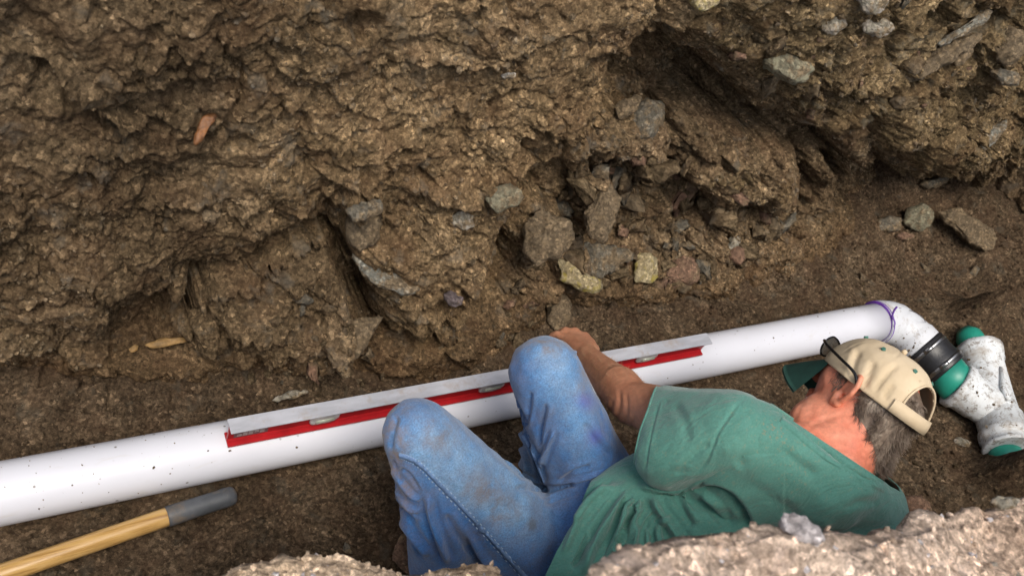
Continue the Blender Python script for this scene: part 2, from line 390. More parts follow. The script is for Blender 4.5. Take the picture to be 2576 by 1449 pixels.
H += blocks(10, 41, .055, .075, .020, sstep(1.15, 1.0, X)*sstep(.34, .16, Zg)*sstep(.0, .06, Zg))
f1, f2, rv, off = worley(np.stack([S+.004*wx_, M3[:, 2]*1.1+.004*wz_], 1), 105, 13)
H += .0075*(np.maximum(0, .6-f1)*(.1+rv[:, 2]**3*2.0))*(.3+mC)*mD
H += .0022*(ridged(M3, 34, 2, 61)-.6)*.5 + .0035*pn(M3, 75, 71) + .0028*pn(M3, 150, 73)
H -= .030*np.maximum(0, pn(M3, 11, 81)-.40)*2.2                # pits
H -= .014*np.maximum(0, pn(M3, 27, 83)-.42)*2.2
P = base+nrm*H[:, None]
P[:, 0] += .006*wx_; P[:, 2] += .008*fbm(M3, 20, 3, 91)*sstep(0, .1, Zg)
idx = np.arange(NS*NZ).reshape(NS, NZ)
fq = np.stack([idx[:-1, :-1], idx[1:, :-1], idx[1:, 1:], idx[:-1, 1:]], -1).reshape(-1, 4)
# soil tint: the dry tan face, darker towards the foot, grey-olive and brightened upper right, lighter rubble
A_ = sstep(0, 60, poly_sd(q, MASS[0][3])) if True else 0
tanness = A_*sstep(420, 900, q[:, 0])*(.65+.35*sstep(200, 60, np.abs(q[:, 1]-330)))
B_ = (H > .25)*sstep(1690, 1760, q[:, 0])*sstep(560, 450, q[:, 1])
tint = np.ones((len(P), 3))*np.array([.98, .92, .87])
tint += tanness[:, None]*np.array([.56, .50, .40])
tint *= (1+np.array([.20, .22, .14])*B_[:, None]); tint *= (1+.22*rz*(1-B_))[:, None]  # olive soil of the upper right, colour also raised to offset dim light
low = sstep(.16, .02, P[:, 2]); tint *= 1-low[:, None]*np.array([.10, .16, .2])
msoil = soil('soil_bank', (.118, .086, .051), (.200, .148, .088), (.315, .240, .150), 'tint', bumpd=.0045)
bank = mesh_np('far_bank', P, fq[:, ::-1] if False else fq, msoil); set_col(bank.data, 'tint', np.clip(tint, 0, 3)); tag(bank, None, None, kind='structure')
BANKP = P
# ------------------------------------------------------------------ trench floor
gx = [-1.2]
while gx[-1] < 3.75: gx.append(gx[-1]+(.0036 if gx[-1] < 1.8 else .0046))
gx = np.array(gx); gy = np.arange(-1.0, .72, .004)
FX, FY = np.meshgrid(gx, gy, indexing='ij'); FX = FX.ravel(); FY = FY.ravel()
F3 = np.stack([FX, FY, np.zeros(len(FX))], 1)
h = .018*fbm(F3, 3, 3, 5)+.010*fbm(F3, 11, 4, 6)+(sstep(.07, .2, FY)+.5*sstep(-.1, -.3, FY))*(.014*fbm(F3, 8, 3, 66)+.006*ridged(F3, 13, 2, 67)*.5)
w1 = fbm(F3, 14, 3, 8)
f1, f2, rv, off = worley(F3[:, :2]+.008*w1[:, None], 40, 21); m1 = sstep(-.1, .35, pn(F3, 3.3, 12))
h += m1*.020*np.maximum(0, .6-f1)*(.1+1.5*rv[:, 2]**2)
f1, f2, rv, off = worley(F3[:, :2]+.012*w1[:, None], 17, 27); h += (sstep(.08, .2, FY)+.4)*sstep(.0, .35, pn(F3, 4, 33))*((rv[:, 2]-.4)*.02+(off[:, 0]*(rv[:, 0]-.5)+off[:, 1]*(rv[:, 1]-.5))*.035)
f1, f2, rv, off = worley(F3[:, :2]+.004*w1[:, None], 95, 23); h += (.3+.7*m1)*.0075*np.maximum(0, .62-f1)*(.1+1.4*rv[:, 2])
h += .0022*pn(F3, 90, 14)+.0016*pn(F3, 180, 15)+.005*(ridged(F3, 24, 3, 16)-.5)*.5
pip = np.exp(-(FY/.11)**2)*(FX < 2.3); h = h*(1-.6*pip)-.012*pip+.004
h += .07*sstep(.12, .6, FY)**1.5+.10*sstep(2.9, 3.5, FX)
h -= .03*np.exp(-(((FX-2.6)/.25)**2+((FY+.3)/.3)**2))
for _m, _r, _a in ((PZ(2452,790,.06), .05, .05), (PZ(2470,800,.06), .10, .10), (PZ(2575,1215,.06), .085, .17), (PZ(2530,1225,.06), .07, .14), (PZ(2640,1150,.03), .10, .10)):
    h += _a*np.exp(-(((FX-_m[0])**2+(FY-_m[1])**2)/_r**2)**1.3)*(1+.25*fbm(F3, 16, 3, 77))
F3[:, 2] = h
nI, nJ = len(gx), len(gy); idx = np.arange(nI*nJ).reshape(nI, nJ)
fq = np.stack([idx[:-1, :-1], idx[1:, :-1], idx[1:, 1:], idx[:-1, 1:]], -1).reshape(-1, 4)
mfloor = soil('soil_floor', (.072, .049, .030), (.124, .086, .053), (.190, .136, .085), None, bumpd=.004, speck=.6, grey=(.12, .11, .085))
floor = mesh_np('trench_floor', F3, fq, mfloor); tag(floor, None, None, kind='structure')
def floor_z(x, y):
    i = int(np.clip(np.searchsorted(gx, x), 0, nI-1)); j = int(np.clip(np.searchsorted(gy, y), 0, nJ-1)); return float(h[i*nJ+j])
# depth lookup of what has been built so far
_allp = np.concatenate([BANKP, F3]); _q, _z = proj(_allp); CELL = 6
_ok = (_z > .2) & (_q[:, 0] > -60) & (_q[:, 0] < 2640) & (_q[:, 1] > -60) & (_q[:, 1] < 1510)
DB = np.full((460, 270), 9.); np.minimum.at(DB, ((_q[_ok, 0]/CELL).astype(int)+10, (_q[_ok, 1]/CELL).astype(int)+10), _z[_ok])
def depth_at(x, y, r=1):
    i, j = int(x/CELL)+10, int(y/CELL)+10; a = DB[max(0, i-r):i+r+1, max(0, j-r):j+r+1]; a = a[a < 8]
    return float(np.median(a)) if len(a) else 2.6
# ------------------------------------------------------------------ near bank: two lumps of lighter, drier ground at the photographer's feet
lipL = [(-300,1900,.62),(300,1620,.62),(560,1452,.62),(592,1426,.62),(640,1417,.62),(700,1409,.62),(760,1405,.62),(800,1388,.62),(860,1386,.62),(900,1400,.62),(950,1416,.62),(1000,1436,.62),(1060,1432,.62),(1120,1418,.62),(1190,1412,.62),(1235,1413,.62),(1268,1452,.62),(1300,1520,.62),(1360,1640,.62),(1420,1650,.62)]
lipR = [(1400,1700,1.02),(1460,1500,1.02),(1500,1452,1.02),(1560,1400,1.02),(1600,1372,1.02),(1650,1345,1.02),(1740,1322,1.02),(1800,1318,1.02),(1850,1322,1.02),(1930,1312,1.02),(2000,1330,1.02),(2060,1352,1.02),(2110,1362,1.0),(2190,1340,.98),(2265,1318,.97),(2330,1300,.96),(2400,1290,.95),(2440,1270,.95),(2500,1262,.95),(2576,1246,.95),(2700,1226,.94),(3100,1150,.9)]
def near_bank(name, lip, mat, seed, depth, res=.0042):
    L = np.array([PZ(*p) for p in lip]); s = np.concatenate([[0], np.cumsum(np.linalg.norm(np.diff(L[:, :2], axis=0), axis=1))])
    n = int(s[-1]/res); ss = np.linspace(0, s[-1], n); C_ = np.stack([np.interp(ss, s, L[:, k]) for k in range(3)], 1)
    tv = np.gradient(C_[:, :2], axis=0); tv /= np.linalg.norm(tv, axis=1)[:, None]
    k = 41; ker = np.ones(k)/k
    tv = np.stack([np.convolve(np.pad(tv[:, j], k//2, 'edge'), ker, 'valid') for j in range(2)], 1); tv /= np.linalg.norm(tv, axis=1)[:, None]
    # out = towards the trench centre
    out = np.stack([-tv[:, 1], tv[:, 0]], 1)
    if np.mean(out[:, 1]) < 0: out = -out
    out = out*.35+np.array([0, .8]); out /= np.linalg.norm(out, axis=1)[:, None]
    prof = [(-o_, .012+.02*o_) for o_ in np.arange(.50, .02, -res)]+[(-.02, .008), (-.012, .004), (-.004, 0), (0, -.006)]+[(-.02*(1-math.exp(-zz*12)) + .0, -.006-zz) for zz in np.arange(.004, depth, .008)]
    prof = np.array(prof)
    m_ = len(prof)
    Pn = np.empty((n, m_, 3))
    Pn[:, :, 0] = C_[:, None, 0]+out[:, None, 0]*prof[None, :, 0]; Pn[:, :, 1] = C_[:, None, 1]+out[:, None, 1]*prof[None, :, 0]
    Pn[:, :, 2] = C_[:, None, 2]+prof[None, :, 1]
    Q = Pn.reshape(-1, 3); dn = .020*fbm(Q, 7, 3, seed)+.005*fbm(Q, 30, 3, seed+4)+.0018*pn(Q, 100, seed+6)+.0012*pn(Q, 230, seed+7)
    f1, f2, rv, off = worley(Q[:, :2]+.006*pn(Q, 30, 3)[:, None], 70, seed); dn += .008*np.maximum(0, .55-f1)*(rv[:, 2] > .78)*rv[:, 2]
    up = np.zeros_like(Q); top = np.repeat((prof[:, 0] < -.001)[None, :] & (prof[:, 1] > -.001)[None, :], n, 0).ravel()
    up[:, 2] = np.where(top, 1, .25); oo = np.repeat(out, m_, 0); up[:, 0] = np.where(top, 0, oo[:, 0]); up[:, 1] = np.where(top, 0, oo[:, 1])
    Q = Q+up*dn[:, None]
    idx = np.arange(n*m_).reshape(n, m_); fq = np.stack([idx[:-1, :-1], idx[1:, :-1], idx[1:, 1:], idx[:-1, 1:]], -1).reshape(-1, 4)
    o = mesh_np(name, Q, fq, mat); tag(o, None, None, kind='structure'); return o
mlip1 = soil('dry_soil', (.42, .30, .195), (.57, .43, .30), (.72, .57, .43), None, bumpd=.0018, speck=.25, grey=(.50, .40, .30))
mlip2 = soil('gravelly_soil', (.48, .345, .25), (.63, .475, .36), (.78, .635, .52), None, bumpd=.0022, speck=.3, grey=(.52, .42, .38))
near_bank('near_bank', lipL, mlip1, 5, .75)
near_bank('near_bank', lipR, mlip2, 15, 1.1)
# ground all round the trench, out to the horizon
def slab(name, pts, z, mat):
    vs = [(x, y, z) for x, y in pts]; o = mesh_np(name, vs, [tuple(range(len(vs)))], mat, None, False); return tag(o, None, None, kind='structure')
mground = soil('ground_soil', (.10, .075, .05), (.16, .12, .08), (.24, .19, .13), None)
gb = [(x, y) for x, y in zip(bx[::40], by[::40])]
gbn = [(bx[i]-nx[i]*.1, by[i]-ny[i]*.1) for i in range(0, NS, 40)]
vs = [(x, y, 1.35) for x, y in gbn]; far = []
for x, y in gbn:
    a = math.atan2(y+.2, x-1.2); far.append((1.2+1500*math.cos(a), 1500*math.sin(a), 1.0))
nb_ = len(gbn); fs = [(i, i+1, nb_+i+1, nb_+i) for i in range(nb_-1)]
tag(mesh_np('ground', vs+far, fs, mground, None, False), None, None, kind='structure')
tag(mesh_np('ground', [(-1500, -1.15, 1.0), (3.6, -1.15, 1.0), (1500, -600, 1.0), (0, -1500, 1.0), (-1500, -1500, 1.0)], [(0, 4, 3, 2, 1)], mground, None, False), None, None, kind='structure')
# ================================================================== PIPEWORK
def pvc(name, col, dirt, rough=.32):
    m, t, b = newmat(name); n = NT(t)
    base = n.ramp(n.noise(6, 3), [(.3, tuple(x*.95 for x in col)), (.7, col)])
    sp = n.ramp(n.vor(26, 'F1'), [(.04, 1.), (.09, 0.)]); spm = n.ramp(n.noise(9, 2), [(.44, 0.), (.52, 1.)])
    sp2 = n.ramp(n.vor(75, 'F1'), [(.05, 1.), (.10, 0.)]); spm2 = n.ramp(n.noise(12, 2, .5, 0), [(.55, 0.), (.62, 1.)])
    k = n.math('MAXIMUM', n.math('MULTIPLY', sp, spm), n.math('MULTIPLY', sp2, spm2))
    c = n.mix(n.math('MULTIPLY', k, .85), base, (.10, .072, .05))
    if dirt:
        d1 = n.ramp(n.noise(55, 8, .8, .2), [(.60-dirt*.08, 0.), (.66-dirt*.06, 1.)])
        c = n.mix(n.math('MULTIPLY', d1, .75), c, (.13, .09, .055))
        d2 = n.ramp(n.noise(11, 7, .75, .3), [(.58-.08*dirt, 0.), (.72-.06*dirt, 1.)]); c = n.mix(n.math('MULTIPLY', d2, .75), c, (.30, .235, .165))
    sm = n.ramp(n.noise(7, 5, .7, 1.2, vec=n.mapping((1, 3, 3))), [(.58, 0.), (.75, 1.)])
    c = n.mix(n.math('MULTIPLY', sm, .28), c, (.45, .38, .28))
    t.links.new(c, b.inputs['Base Color'])
    t.links.new(n.ramp(n.noise(12, 4), [(.3, rough), (.7, rough+.15)]), b.inputs['Roughness'])
    t.links.new(n.bump(n.noise(35, 4, .6), .3, .0006 if not dirt else .0015), b.inputs['Normal']); return m
mp = pvc('white_pvc', (.66, .67, .73), 0); mpd = pvc('dirty_white_pvc', (.68, .71, .73), 1.0, .5); mpe = pvc('elbow_pvc', (.66, .68, .72), .25, .38)
mteal = simple('teal_pvc', (.02, .26, .19), .4, var=.2, vs=15); mrub = simple('black_rubber', (.018, .018, .02), .38, var=.3, bump=.001)
msteel = simple('stainless_steel', (.45, .45, .45), .35, 1, bump=.0005); mpurp = simple('purple_primer', (.12, .04, .30), .4, var=.35, vs=40)
mink = simple('pencil_mark', (.12, .11, .11), .8)
R_ = .057; ZP = .062
pipe = tube('sewer_pipe', [(x, 0, ZP) for x in np.linspace(-1.3, 2.335, 30)], R_, mp, seg=64)
tag(pipe, 'long straight white plastic pipe lying along the trench floor under the red spirit level', 'pipe')
# elbow
e0 = np.array([2.325, 0, ZP]); e3 = PZ(2324, 878, ZP); dr = np.array([.2, -.98, 0]); dr /= np.linalg.norm(dr)
cen = bez(e0, e0+np.array([.085, 0, 0]), e3-dr*.07, e3, 22)
rr = [.0645]*22; rr = [.0645 if i < 9 else (.0645-.0015*(i-8) if i < 11 else (.0612 if i < 17 else .0645)) for i in range(22)]
el = empty('pipe_elbow', (2.40, -.05, 0)); tag(el, 'white plastic elbow fitting with purple primer smears at the right end of the long pipe', 'pipe fitting')
adopt(tube('elbow_body', cen, rr, mpe, seg=48), el)
# purple primer ring and drip
a = np.linspace(0, 2*math.pi, 49); ring = []
adopt(tube('primer_ring', [(2.323, 0, ZP), (2.3245, 0, ZP), (2.329, 0, ZP), (2.3305, 0, ZP)], [.0575, .0635, .0655, .0652], mpurp, seg=48, caps=False), el)
def on_elbow(px, py, up=.0008):
    """point on the elbow surface seen at a pixel"""
    best = None; r = ray(px, py)
    for t_ in np.linspace(1.8, 3.3, 1500):
        p = CAM+r*t_; dmin = min(np.linalg.norm(p-c)-q_ for c, q_ in zip(cen, rr))
        if dmin < up: return p
    return CAM+r*2.7
for nm, L, rad, mm in (('primer_drip', [(2247,803),(2245,792),(2250,780),(2256,772)], .0030, mpurp), ('primer_drip', [(2247,800),(2251,812),(2249,822)], .0026, mpurp),
                       ('pencil_line', [(2262,774),(2290,780),(2318,795),(2328,810)], .0010, mink)):
    try: adopt(tube(nm, catmull([on_elbow(*p) for p in L], 4), rad, mm, seg=8), el)
    except Exception as ex: print('drip', ex)
# rubber coupling with two steel bands
cp = empty('rubber_coupling', (2.46, -.16, 0)); tag(cp, 'black rubber coupling with steel clamp bands between the white elbow and the teal pipe', 'pipe coupling')
c0 = e3-dr*.008; c1 = PZ(2381, 933, ZP); ax = (c1-c0); LL = np.linalg.norm(ax); ax /= LL
pr_ = [(0, .066), (.004, .0685), (.03, .0685), (.036, .0665), (LL*.5, .0665), (LL-.036, .0665), (LL-.03, .0675), (LL-.004, .0675), (LL, .065)]
adopt(tube('sleeve', [c0+ax*s for s, r in pr_], [r for s, r in pr_], mrub, seg=48), cp)
for s in (.018, LL-.018):
    adopt(tube('clamp_band', [c0+ax*(s-.006), c0+ax*(s-.0055), c0+ax*(s+.0055), c0+ax*(s+.006)], [.066, .0698, .0698, .066], msteel, seg=48, caps=False), cp)
    side = np.cross(ax, [0, 0, 1.]); side /= np.linalg.norm(side)
    if side[0] > 0: side = -side
    k = c0+ax*s+side*.058+np.array([0, 0, .045])
    adopt(tube('clamp_screw', [k-np.array([0, 0, .012])+side*.004, k+np.array([0, 0, .004])+side*-.008, k+np.array([0, 0, .012])-side*.014], [.006, .0065, .005], msteel, seg=10), cp)
# old teal pipe with the wye
c2 = PZ(2404, 966, ZP); tl = tube('teal_pipe', [c1-ax*.02, c1+(c2-c1)*.5, c2+ax*.02], .0575, mteal, seg=48)
tag(tl, 'short teal plastic pipe stub between the black rubber coupling and the dirty white wye', 'pipe')
wy = empty('wye_fitting', (2.55, -.35, 0)); tag(wy, 'old dirty white wye fitting smeared with soil at the right edge', 'pipe fitting')
t0 = PZ(2462, 878, ZP); t1 = PZ(2538, 1133, ZP); ra = t1-t0; RL = np.linalg.norm(ra); ra /= RL
ba = np.array([.2, -.98, 0]); 
prun = [(0, .064), (.003, .069), (.022, .069), (.026, .064), (.045, .064), (.052, .0575), (RL*.5, .057), (RL-.125, .057), (RL-.112, .064), (RL-.060, .064), (RL-.056, .070), (RL-.035, .070), (RL-.031, .065), (RL-.012, .065), (RL-.009, .070), (RL, .068)]
adopt(tube('run_barrel', [t0+ra*s for s, r in prun], [r for s, r in prun], mpd, seg=56), wy)
jn = t0+ra*RL*.66
b0 = c2; bd = jn-b0; bl = np.linalg.norm(bd); bd /= bl
pb = [(-.004, .064), (0, .0705), (.018, .0705), (.022, .066), (.034, .0635), (.075, .062), (.08, .059), (bl, .057)]
adopt(tube('branch_barrel', [b0+bd*s for s, r in pb], [r for s, r in pb], mpd, seg=56), wy)
for ch_ in list(wy.children):                              # chipped, uneven skin of the old fitting
    P_ = co_np(ch_.data); N_ = no_np(ch_.data); set_co(ch_.data, P_+N_*(.0022*fbm(P_, 26, 3, 7))[:, None])
# raised mould rib on the crotch
adopt(tube('web_rib', [t0+ra*RL*.30+np.array([0,0,.055])+bd*0, t0+ra*RL*.5+np.array([-.02,0,.060]), jn+np.array([-.01,.01,.062])], [.006,.008,.007], mpd, seg=12), wy)
g0 = t0-ra*.12; o = tube('teal_pipe', [t0-ra*.085-np.array([.028,0,.012]), t0-ra*.06-np.array([.02,0,.008]), t0+ra*.02], [.026, .040, .044], mteal, seg=40)
tag(o, 'teal plastic sewer pipe end half buried in soil above the dirty white wye', 'pipe')
o = tube('teal_pipe', [t1-ra*.02+np.array([.0,0,-.012]), t1+ra*.022+np.array([0,0,-.018]), t1+ra*.034+np.array([0,0,-.03])], [.046, .044, .034], mteal, seg=40)
tag(o, 'teal sewer pipe leaving the lower end of the dirty white wye into the soil', 'pipe')
# ================================================================== SPIRIT LEVEL
mal = None
m, t, b = newmat('scuffed_aluminium'); n = NT(t)
c = n.ramp(n.noise(9, 5, .6, vec=n.mapping((1, 4, 1))), [(.35, (.42, .43, .47)), (.6, (.56, .57, .62))])
dd = n.ramp(n.noise(26, 5, .7), [(.52, 0.), (.68, 1.)]); c = n.mix(n.math('MULTIPLY', dd, .5), c, (.40, .31, .24))
t.links.new(c, b.inputs['Base Color']); b.inputs['Metallic'].default_value = .35; b.inputs['Roughness'].default_value = .5; mal = m
mred = simple('red_enamel', (.36, .010, .014), .38, var=.2, vs=30, bump=.0003)
mvial = simple('clear_grey_plastic', (.42, .40, .40), .25, var=.25, vs=60); mvg = simple('vial_fluid', (.30, .32, .26), .15)
mlab = simple('label_paper', (.16, .10, .11), .6); mtxt = simple('label_print', (.42, .38, .38), .6)
la, lb = PZ(570, 1128, .118), PZ(1758, 893, .118)
x0, x1 = .405, 1.597; zb, ztp = ZP+R_+.0005, .174; yn, yf = -.0265, .0055; ym = (yn+yf)/2
lv = empty('spirit_level', (1.0, ym, zb)); tag(lv, 'red and silver I-beam spirit level resting on top of the white pipe', 'level')
def box(name, a, b_, mat, par, bev=.0006):
    bm = bmesh.new(); bmesh.ops.create_cube(bm, size=1)
    for v in bm.verts: v.co = Vector([(a[k]+b_[k])/2+v.co[k]*(b_[k]-a[k]) for k in range(3)])
    if bev: bmesh.ops.bevel(bm, geom=bm.edges[:], offset=bev, segments=2, affect='EDGES')
    o = obj_bm(name, bm, mat, None, False); adopt(o, par); return o
box('top_flange', (x0, yn, ztp-.0035), (x1, yf, ztp), mal, lv)
box('red_flange', (x0+.001, yn+.0015, ztp-.006), (x1-.001, yf-.0015, ztp-.0037), mred, lv, .0004)
box('bottom_flange', (x0, yn, zb), (x1, yf, zb+.0045), mred, lv)
box('web', (x0+.0005, ym-.003, zb+.0047), (x1-.0005, ym+.003, ztp-.0062), mred, lv, .0004)
# fillets where web meets the bottom flange
box('bottom_fillet', (x0+.001, ym-.008, zb+.0046), (x1-.001, ym+.008, zb+.0085), mred, lv, .0018)
def vial(px, py, w_=.062):
    c = PY(px, py, ym-.010); c[2] = (zb+ztp)/2+.001
    bm = bmesh.new(); n_ = 28
    pts = []
    for k in range(n_):
        a_ = 2*math.pi*k/n_; ca, sa = math.cos(a_), math.sin(a_)
        pts.append((abs(ca)**.6*math.copysign(1, ca)*w_/2*(1+.05*math.cos(3*a_)), abs(sa)**.8*math.copysign(1, sa)*.0185))
    rings = []
    for (sc, yy) in ((.97, 0), (1, -.002), (1, -.004), (.93, -.0065), (.6, -.0085)):
        rings.append([bm.verts.new((c[0]+p*sc, ym-.003+yy, c[2]+q_*sc)) for p, q_ in pts])
    for r0, r1 in zip(rings, rings[1:]):
        for k in range(n_): bm.faces.new((r0[k], r0[(k+1) % n_], r1[(k+1) % n_], r1[k]))
    bm.faces.new(rings[-1])
    v = obj_bm('vial_housing', bm, mvial, None); adopt(v, lv)
    g = tube('vial_tube', [(c[0]-w_*.3, ym-.011, c[2]), (c[0]+w_*.3, ym-.011, c[2])], .0045, mvg, seg=14); g.parent = v; g.matrix_parent_inverse = v.matrix_parent_inverse.inverted() if False else Matrix.Identity(4)
    return v
for p in ((815, 1060), (1232, 985), (1628, 902)): vial(*p)
lbx = x0+.012
st = box('sticker', (lbx, ym-.0036, zb+.012), (lbx+.066, ym-.0031, ztp-.010), mlab, lv, 0)
for k in range(5):
    zz = zb+.0165+k*.0045
    for j in range(5):
        w0 = lbx+.006+j*.011; 
        if (k*5+j) % 7 == 3: continue
        b1 = box('print_line', (w0, ym-.0041, zz), (w0+.009, ym-.0037, zz+.0016), mtxt, lv, 0)
# ================================================================== SHOVEL HANDLE
m, t, b = newmat('ash_wood'); n = NT(t)
vec = n.mapping((1.5, 30, 30), (0, 0, -math.radians(8)))
c = n.ramp(n.noise(4, 6, .65, .3, vec=vec), [(.3, (.30, .16, .045)), (.5, (.50, .30, .10)), (.72, (.62, .41, .17))])
dk = n.ramp(n.noise(22, 5, .7), [(.62, 0.), (.72, 1.)]); c = n.mix(n.math('MULTIPLY', dk, .6), c, (.12, .07, .04))
t.links.new(c, b.inputs['Base Color']); b.inputs['Roughness'].default_value = .28; b.inputs['Coat Weight'].default_value = .5; b.inputs['Coat Roughness'].default_value = .2
t.links.new(n.bump(n.noise(9, 4, .6, vec=vec), .3, .0008), b.inputs['Normal']); mwood = m
m, t, b = newmat('grey_rubber'); n = NT(t)
c = n.ramp(n.noise(20, 5, .6), [(.35, (.05, .055, .062)), (.65, (.085, .09, .10))]); dk = n.ramp(n.noise(16, 6, .7), [(.54, 0.), (.66, 1.)])
c = n.mix(n.math('MULTIPLY', dk, .6), c, (.19, .14, .09)); t.links.new(c, b.inputs['Base Color']); b.inputs['Roughness'].default_value = .55
t.links.new(n.bump(n.noise(50, 4), .5, .0012), b.inputs['Normal']); mgrip = m
h1 = PZ(422, 1298, .046); h0 = PZ(0, 1444, .044); h2 = PZ(592, 1243, .050)
hd = empty('shovel_handle', (.2, -.12, .02)); tag(hd, 'varnished wooden tool handle with a grey rubber end grip lying beside the white pipe', 'tool handle')
dirh = (h1-h0)/np.linalg.norm(h1-h0)
adopt(tube('wooden_shaft', [h0-dirh*.9, h0, h1-dirh*.1, h1-dirh*.008, h1+dirh*.01], [.0178, .0178, .0178, .0178, .0175], mwood, seg=32), hd)
dg = (h2-h1)/np.linalg.norm(h2-h1); GL = np.linalg.norm(h2-h1)
pg = [(-.002, .0180), (0, .0194), (.01, .0196), (GL*.4, .0188), (GL*.75, .0185), (GL-.02, .0192), (GL-.006, .0178), (GL-.001, .0140), (GL+.001, .009)]
adopt(tube('rubber_grip', [h1+dg*s for s, r in pg], [r for s, r in pg], mgrip, seg=32), hd)
# ================================================================== STONES, CHIPS, LOOSE SOIL
def stonemat(name, a, b_, c_=None, soilf=.35, bump=.003):
    m, t, b = newmat(name); n = NT(t)
    c = n.ramp(n.noise(14, 6, .65, .5), [(.3, a), (.7, b_)])
    s = n.ramp(n.noise(26, 6, .75), [(.62-soilf*.22, 0.), (.70-soilf*.18, 1.)]); c = n.mix(n.math('MULTIPLY', s, .9), c, (.165, .118, .068))
    c = n.mix(1., c, n.ramp(n.noise(130, 6, .8), [(.3, .45), (.72, 1.7)]), 'MULTIPLY')
    sc_ = n.t.nodes.new('ShaderNodeSeparateColor'); n.t.links.new(n.vor(160, 'F1', out=1), sc_.inputs[0]); c = n.mix(1., c, n.ramp(sc_.outputs[0], [(0, .65), (.8, 1.1), (1., 1.7)]), 'MULTIPLY')
    if c_: c = n.mix(n.ramp(n.noise(22, 4, .7, .8), [(.5, 0.), (.62, 1.)]), c, c_)
    t.links.new(c, b.inputs['Base Color']); b.inputs['Roughness'].default_value = .85; b.inputs['Specular IOR Level'].default_value = .3
    nb = n.bump(n.noise(45, 6, .7), 1., bump*3.5); nb = n.bump(n.noise(220, 4, .7), .7, bump, nb); t.links.new(nb, b.inputs['Normal']); return m
SM = dict(grey=stonemat('grey_stone', (.09, .08, .062), (.16, .14, .105), None, .75),
    yellow=stonemat('yellow_stone', (.26, .20, .10), (.40, .34, .22), (.30, .24, .06), .25),
    pale=stonemat('pale_stone', (.17, .155, .12), (.30, .27, .21), (.36, .32, .27), .75),
    quartz=stonemat('white_quartz', (.30, .28, .24), (.52, .49, .45), (.22, .18, .13), .8),
    brown=stonemat('brown_stone', (.11, .08, .048), (.175, .13, .08), None, .7),
    red=stonemat('reddish_stone', (.15, .085, .055), (.21, .13, .085), None, .55),
    purple=stonemat('purple_grey_slate', (.09, .07, .07), (.15, .12, .12), None, .2),
    bluegrey=stonemat('blue_grey_slate', (.15, .15, .125), (.27, .265, .23), None, .9),
    green=stonemat('green_grey_stone', (.13, .12, .08), (.21, .19, .13), (.24, .225, .15), .8),
    concrete=stonemat('concrete_lump', (.28, .25, .24), (.46, .42, .42), (.62, .58, .58), .15))
def resample(poly, step):
    out = []
    for k in range(len(poly)):
        a = np.array(poly[k], float); b = np.array(poly[(k+1) % len(poly)], float); m = max(1, int(round(np.linalg.norm(b-a)/step)))
        for j in range(m): out.append(a+(b-a)*j/m)
    return out
STN = [0]
def stone(label, poly, tone, lift=.02, thick=.05, name='stone', cat='stone', depth=None, tilt=(0, -.35, .5), rough=1., group=None, flat=.35):
    STN[0] += 1; sd = STN[0]
    P2 = resample(poly, max(7, math.sqrt(abs(sum(poly[k][0]*poly[(k+1) % len(poly)][1]-poly[(k+1) % len(poly)][0]*poly[k][1] for k in range(len(poly))))/2)/6))
    c = np.mean(P2, 0); D = (depth or depth_at(c[0], c[1]))-lift*.75
    rr_ = ray(c[0], c[1]); rn = rr_/np.linalg.norm(rr_); n_ = -rn*.75+np.array(tilt); n_ /= np.linalg.norm(n_)
    A = CAM+rr_*D
    pts = []
    R3 = random.Random(sd)
    for p in P2:
        p = p+np.array([R3.uniform(-1, 1), R3.uniform(-1, 1)])*2.2*rough
        r = ray(p[0], p[1]); pts.append(CAM+r*(np.dot(A-CAM, n_)/np.dot(r, n_)))
    pts = np.array(pts); cc = pts.mean(0); size = np.linalg.norm(pts-cc, axis=1).mean(); th_ = min(thick, size*1.1)
    bm = bmesh.new(); nP = len(pts)
    for p in pts:
        bm.verts.new(V(cc+(p-cc)*R3.uniform(.97, 1.03)+n_*th_*R3.uniform(-.05, .12))); bm.verts.new(V(cc+(p-cc)*.82-n_*th_*R3.uniform(.6, .9)))
    for _ in range(int(nP*.9)):
        p = R3.choice(pts)*.5+R3.choice(pts)*.5; bm.verts.new(V(cc+(p-cc)*R3.uniform(.5, 1.1)+n_*th_*R3.uniform(.22, .46)))
    r_ = bmesh.ops.convex_hull(bm, input=bm.verts[:]); dead = set(g for k_ in ('geom_interior', 'geom_unused') for g in r_[k_] if isinstance(g, bmesh.types.BMVert)); bmesh.ops.delete(bm, geom=list(dead), context='VERTS')
    bmesh.ops.triangulate(bm, faces=bm.faces[:])
    lv_ = 3 if size > .05 else 2
    for k_ in range(lv_):
        bmesh.ops.subdivide_edges(bm, edges=bm.edges[:], cuts=1, use_grid_fill=True)
        if k_ == 0: bmesh.ops.smooth_vert(bm, verts=bm.verts[:], factor=.12, use_axis_x=True, use_axis_y=True, use_axis_z=True)
    o = obj_bm(name, bm, SM[tone], None, True); me = o.data
    Pm = co_np(me); Nn = no_np(me); k = 1/max(size, .01)
    Pm += Nn*(size*(.12*fbm(Pm, k*1.6, 4, sd)+.10*(ridged(Pm, k*2.2, 3, sd+3)-.6)*.5)+.0022*fbm(Pm, 90, 2, sd))[:, None]*rough
    Pm += Nn*(size*.16*np.round(pn(Pm, k*1.1, sd+9)*3)/3)[:, None]*rough
    off = Pm.mean(0); set_co(me, Pm-off); o.location = V(off)
    tag(o, label, cat, group); return o
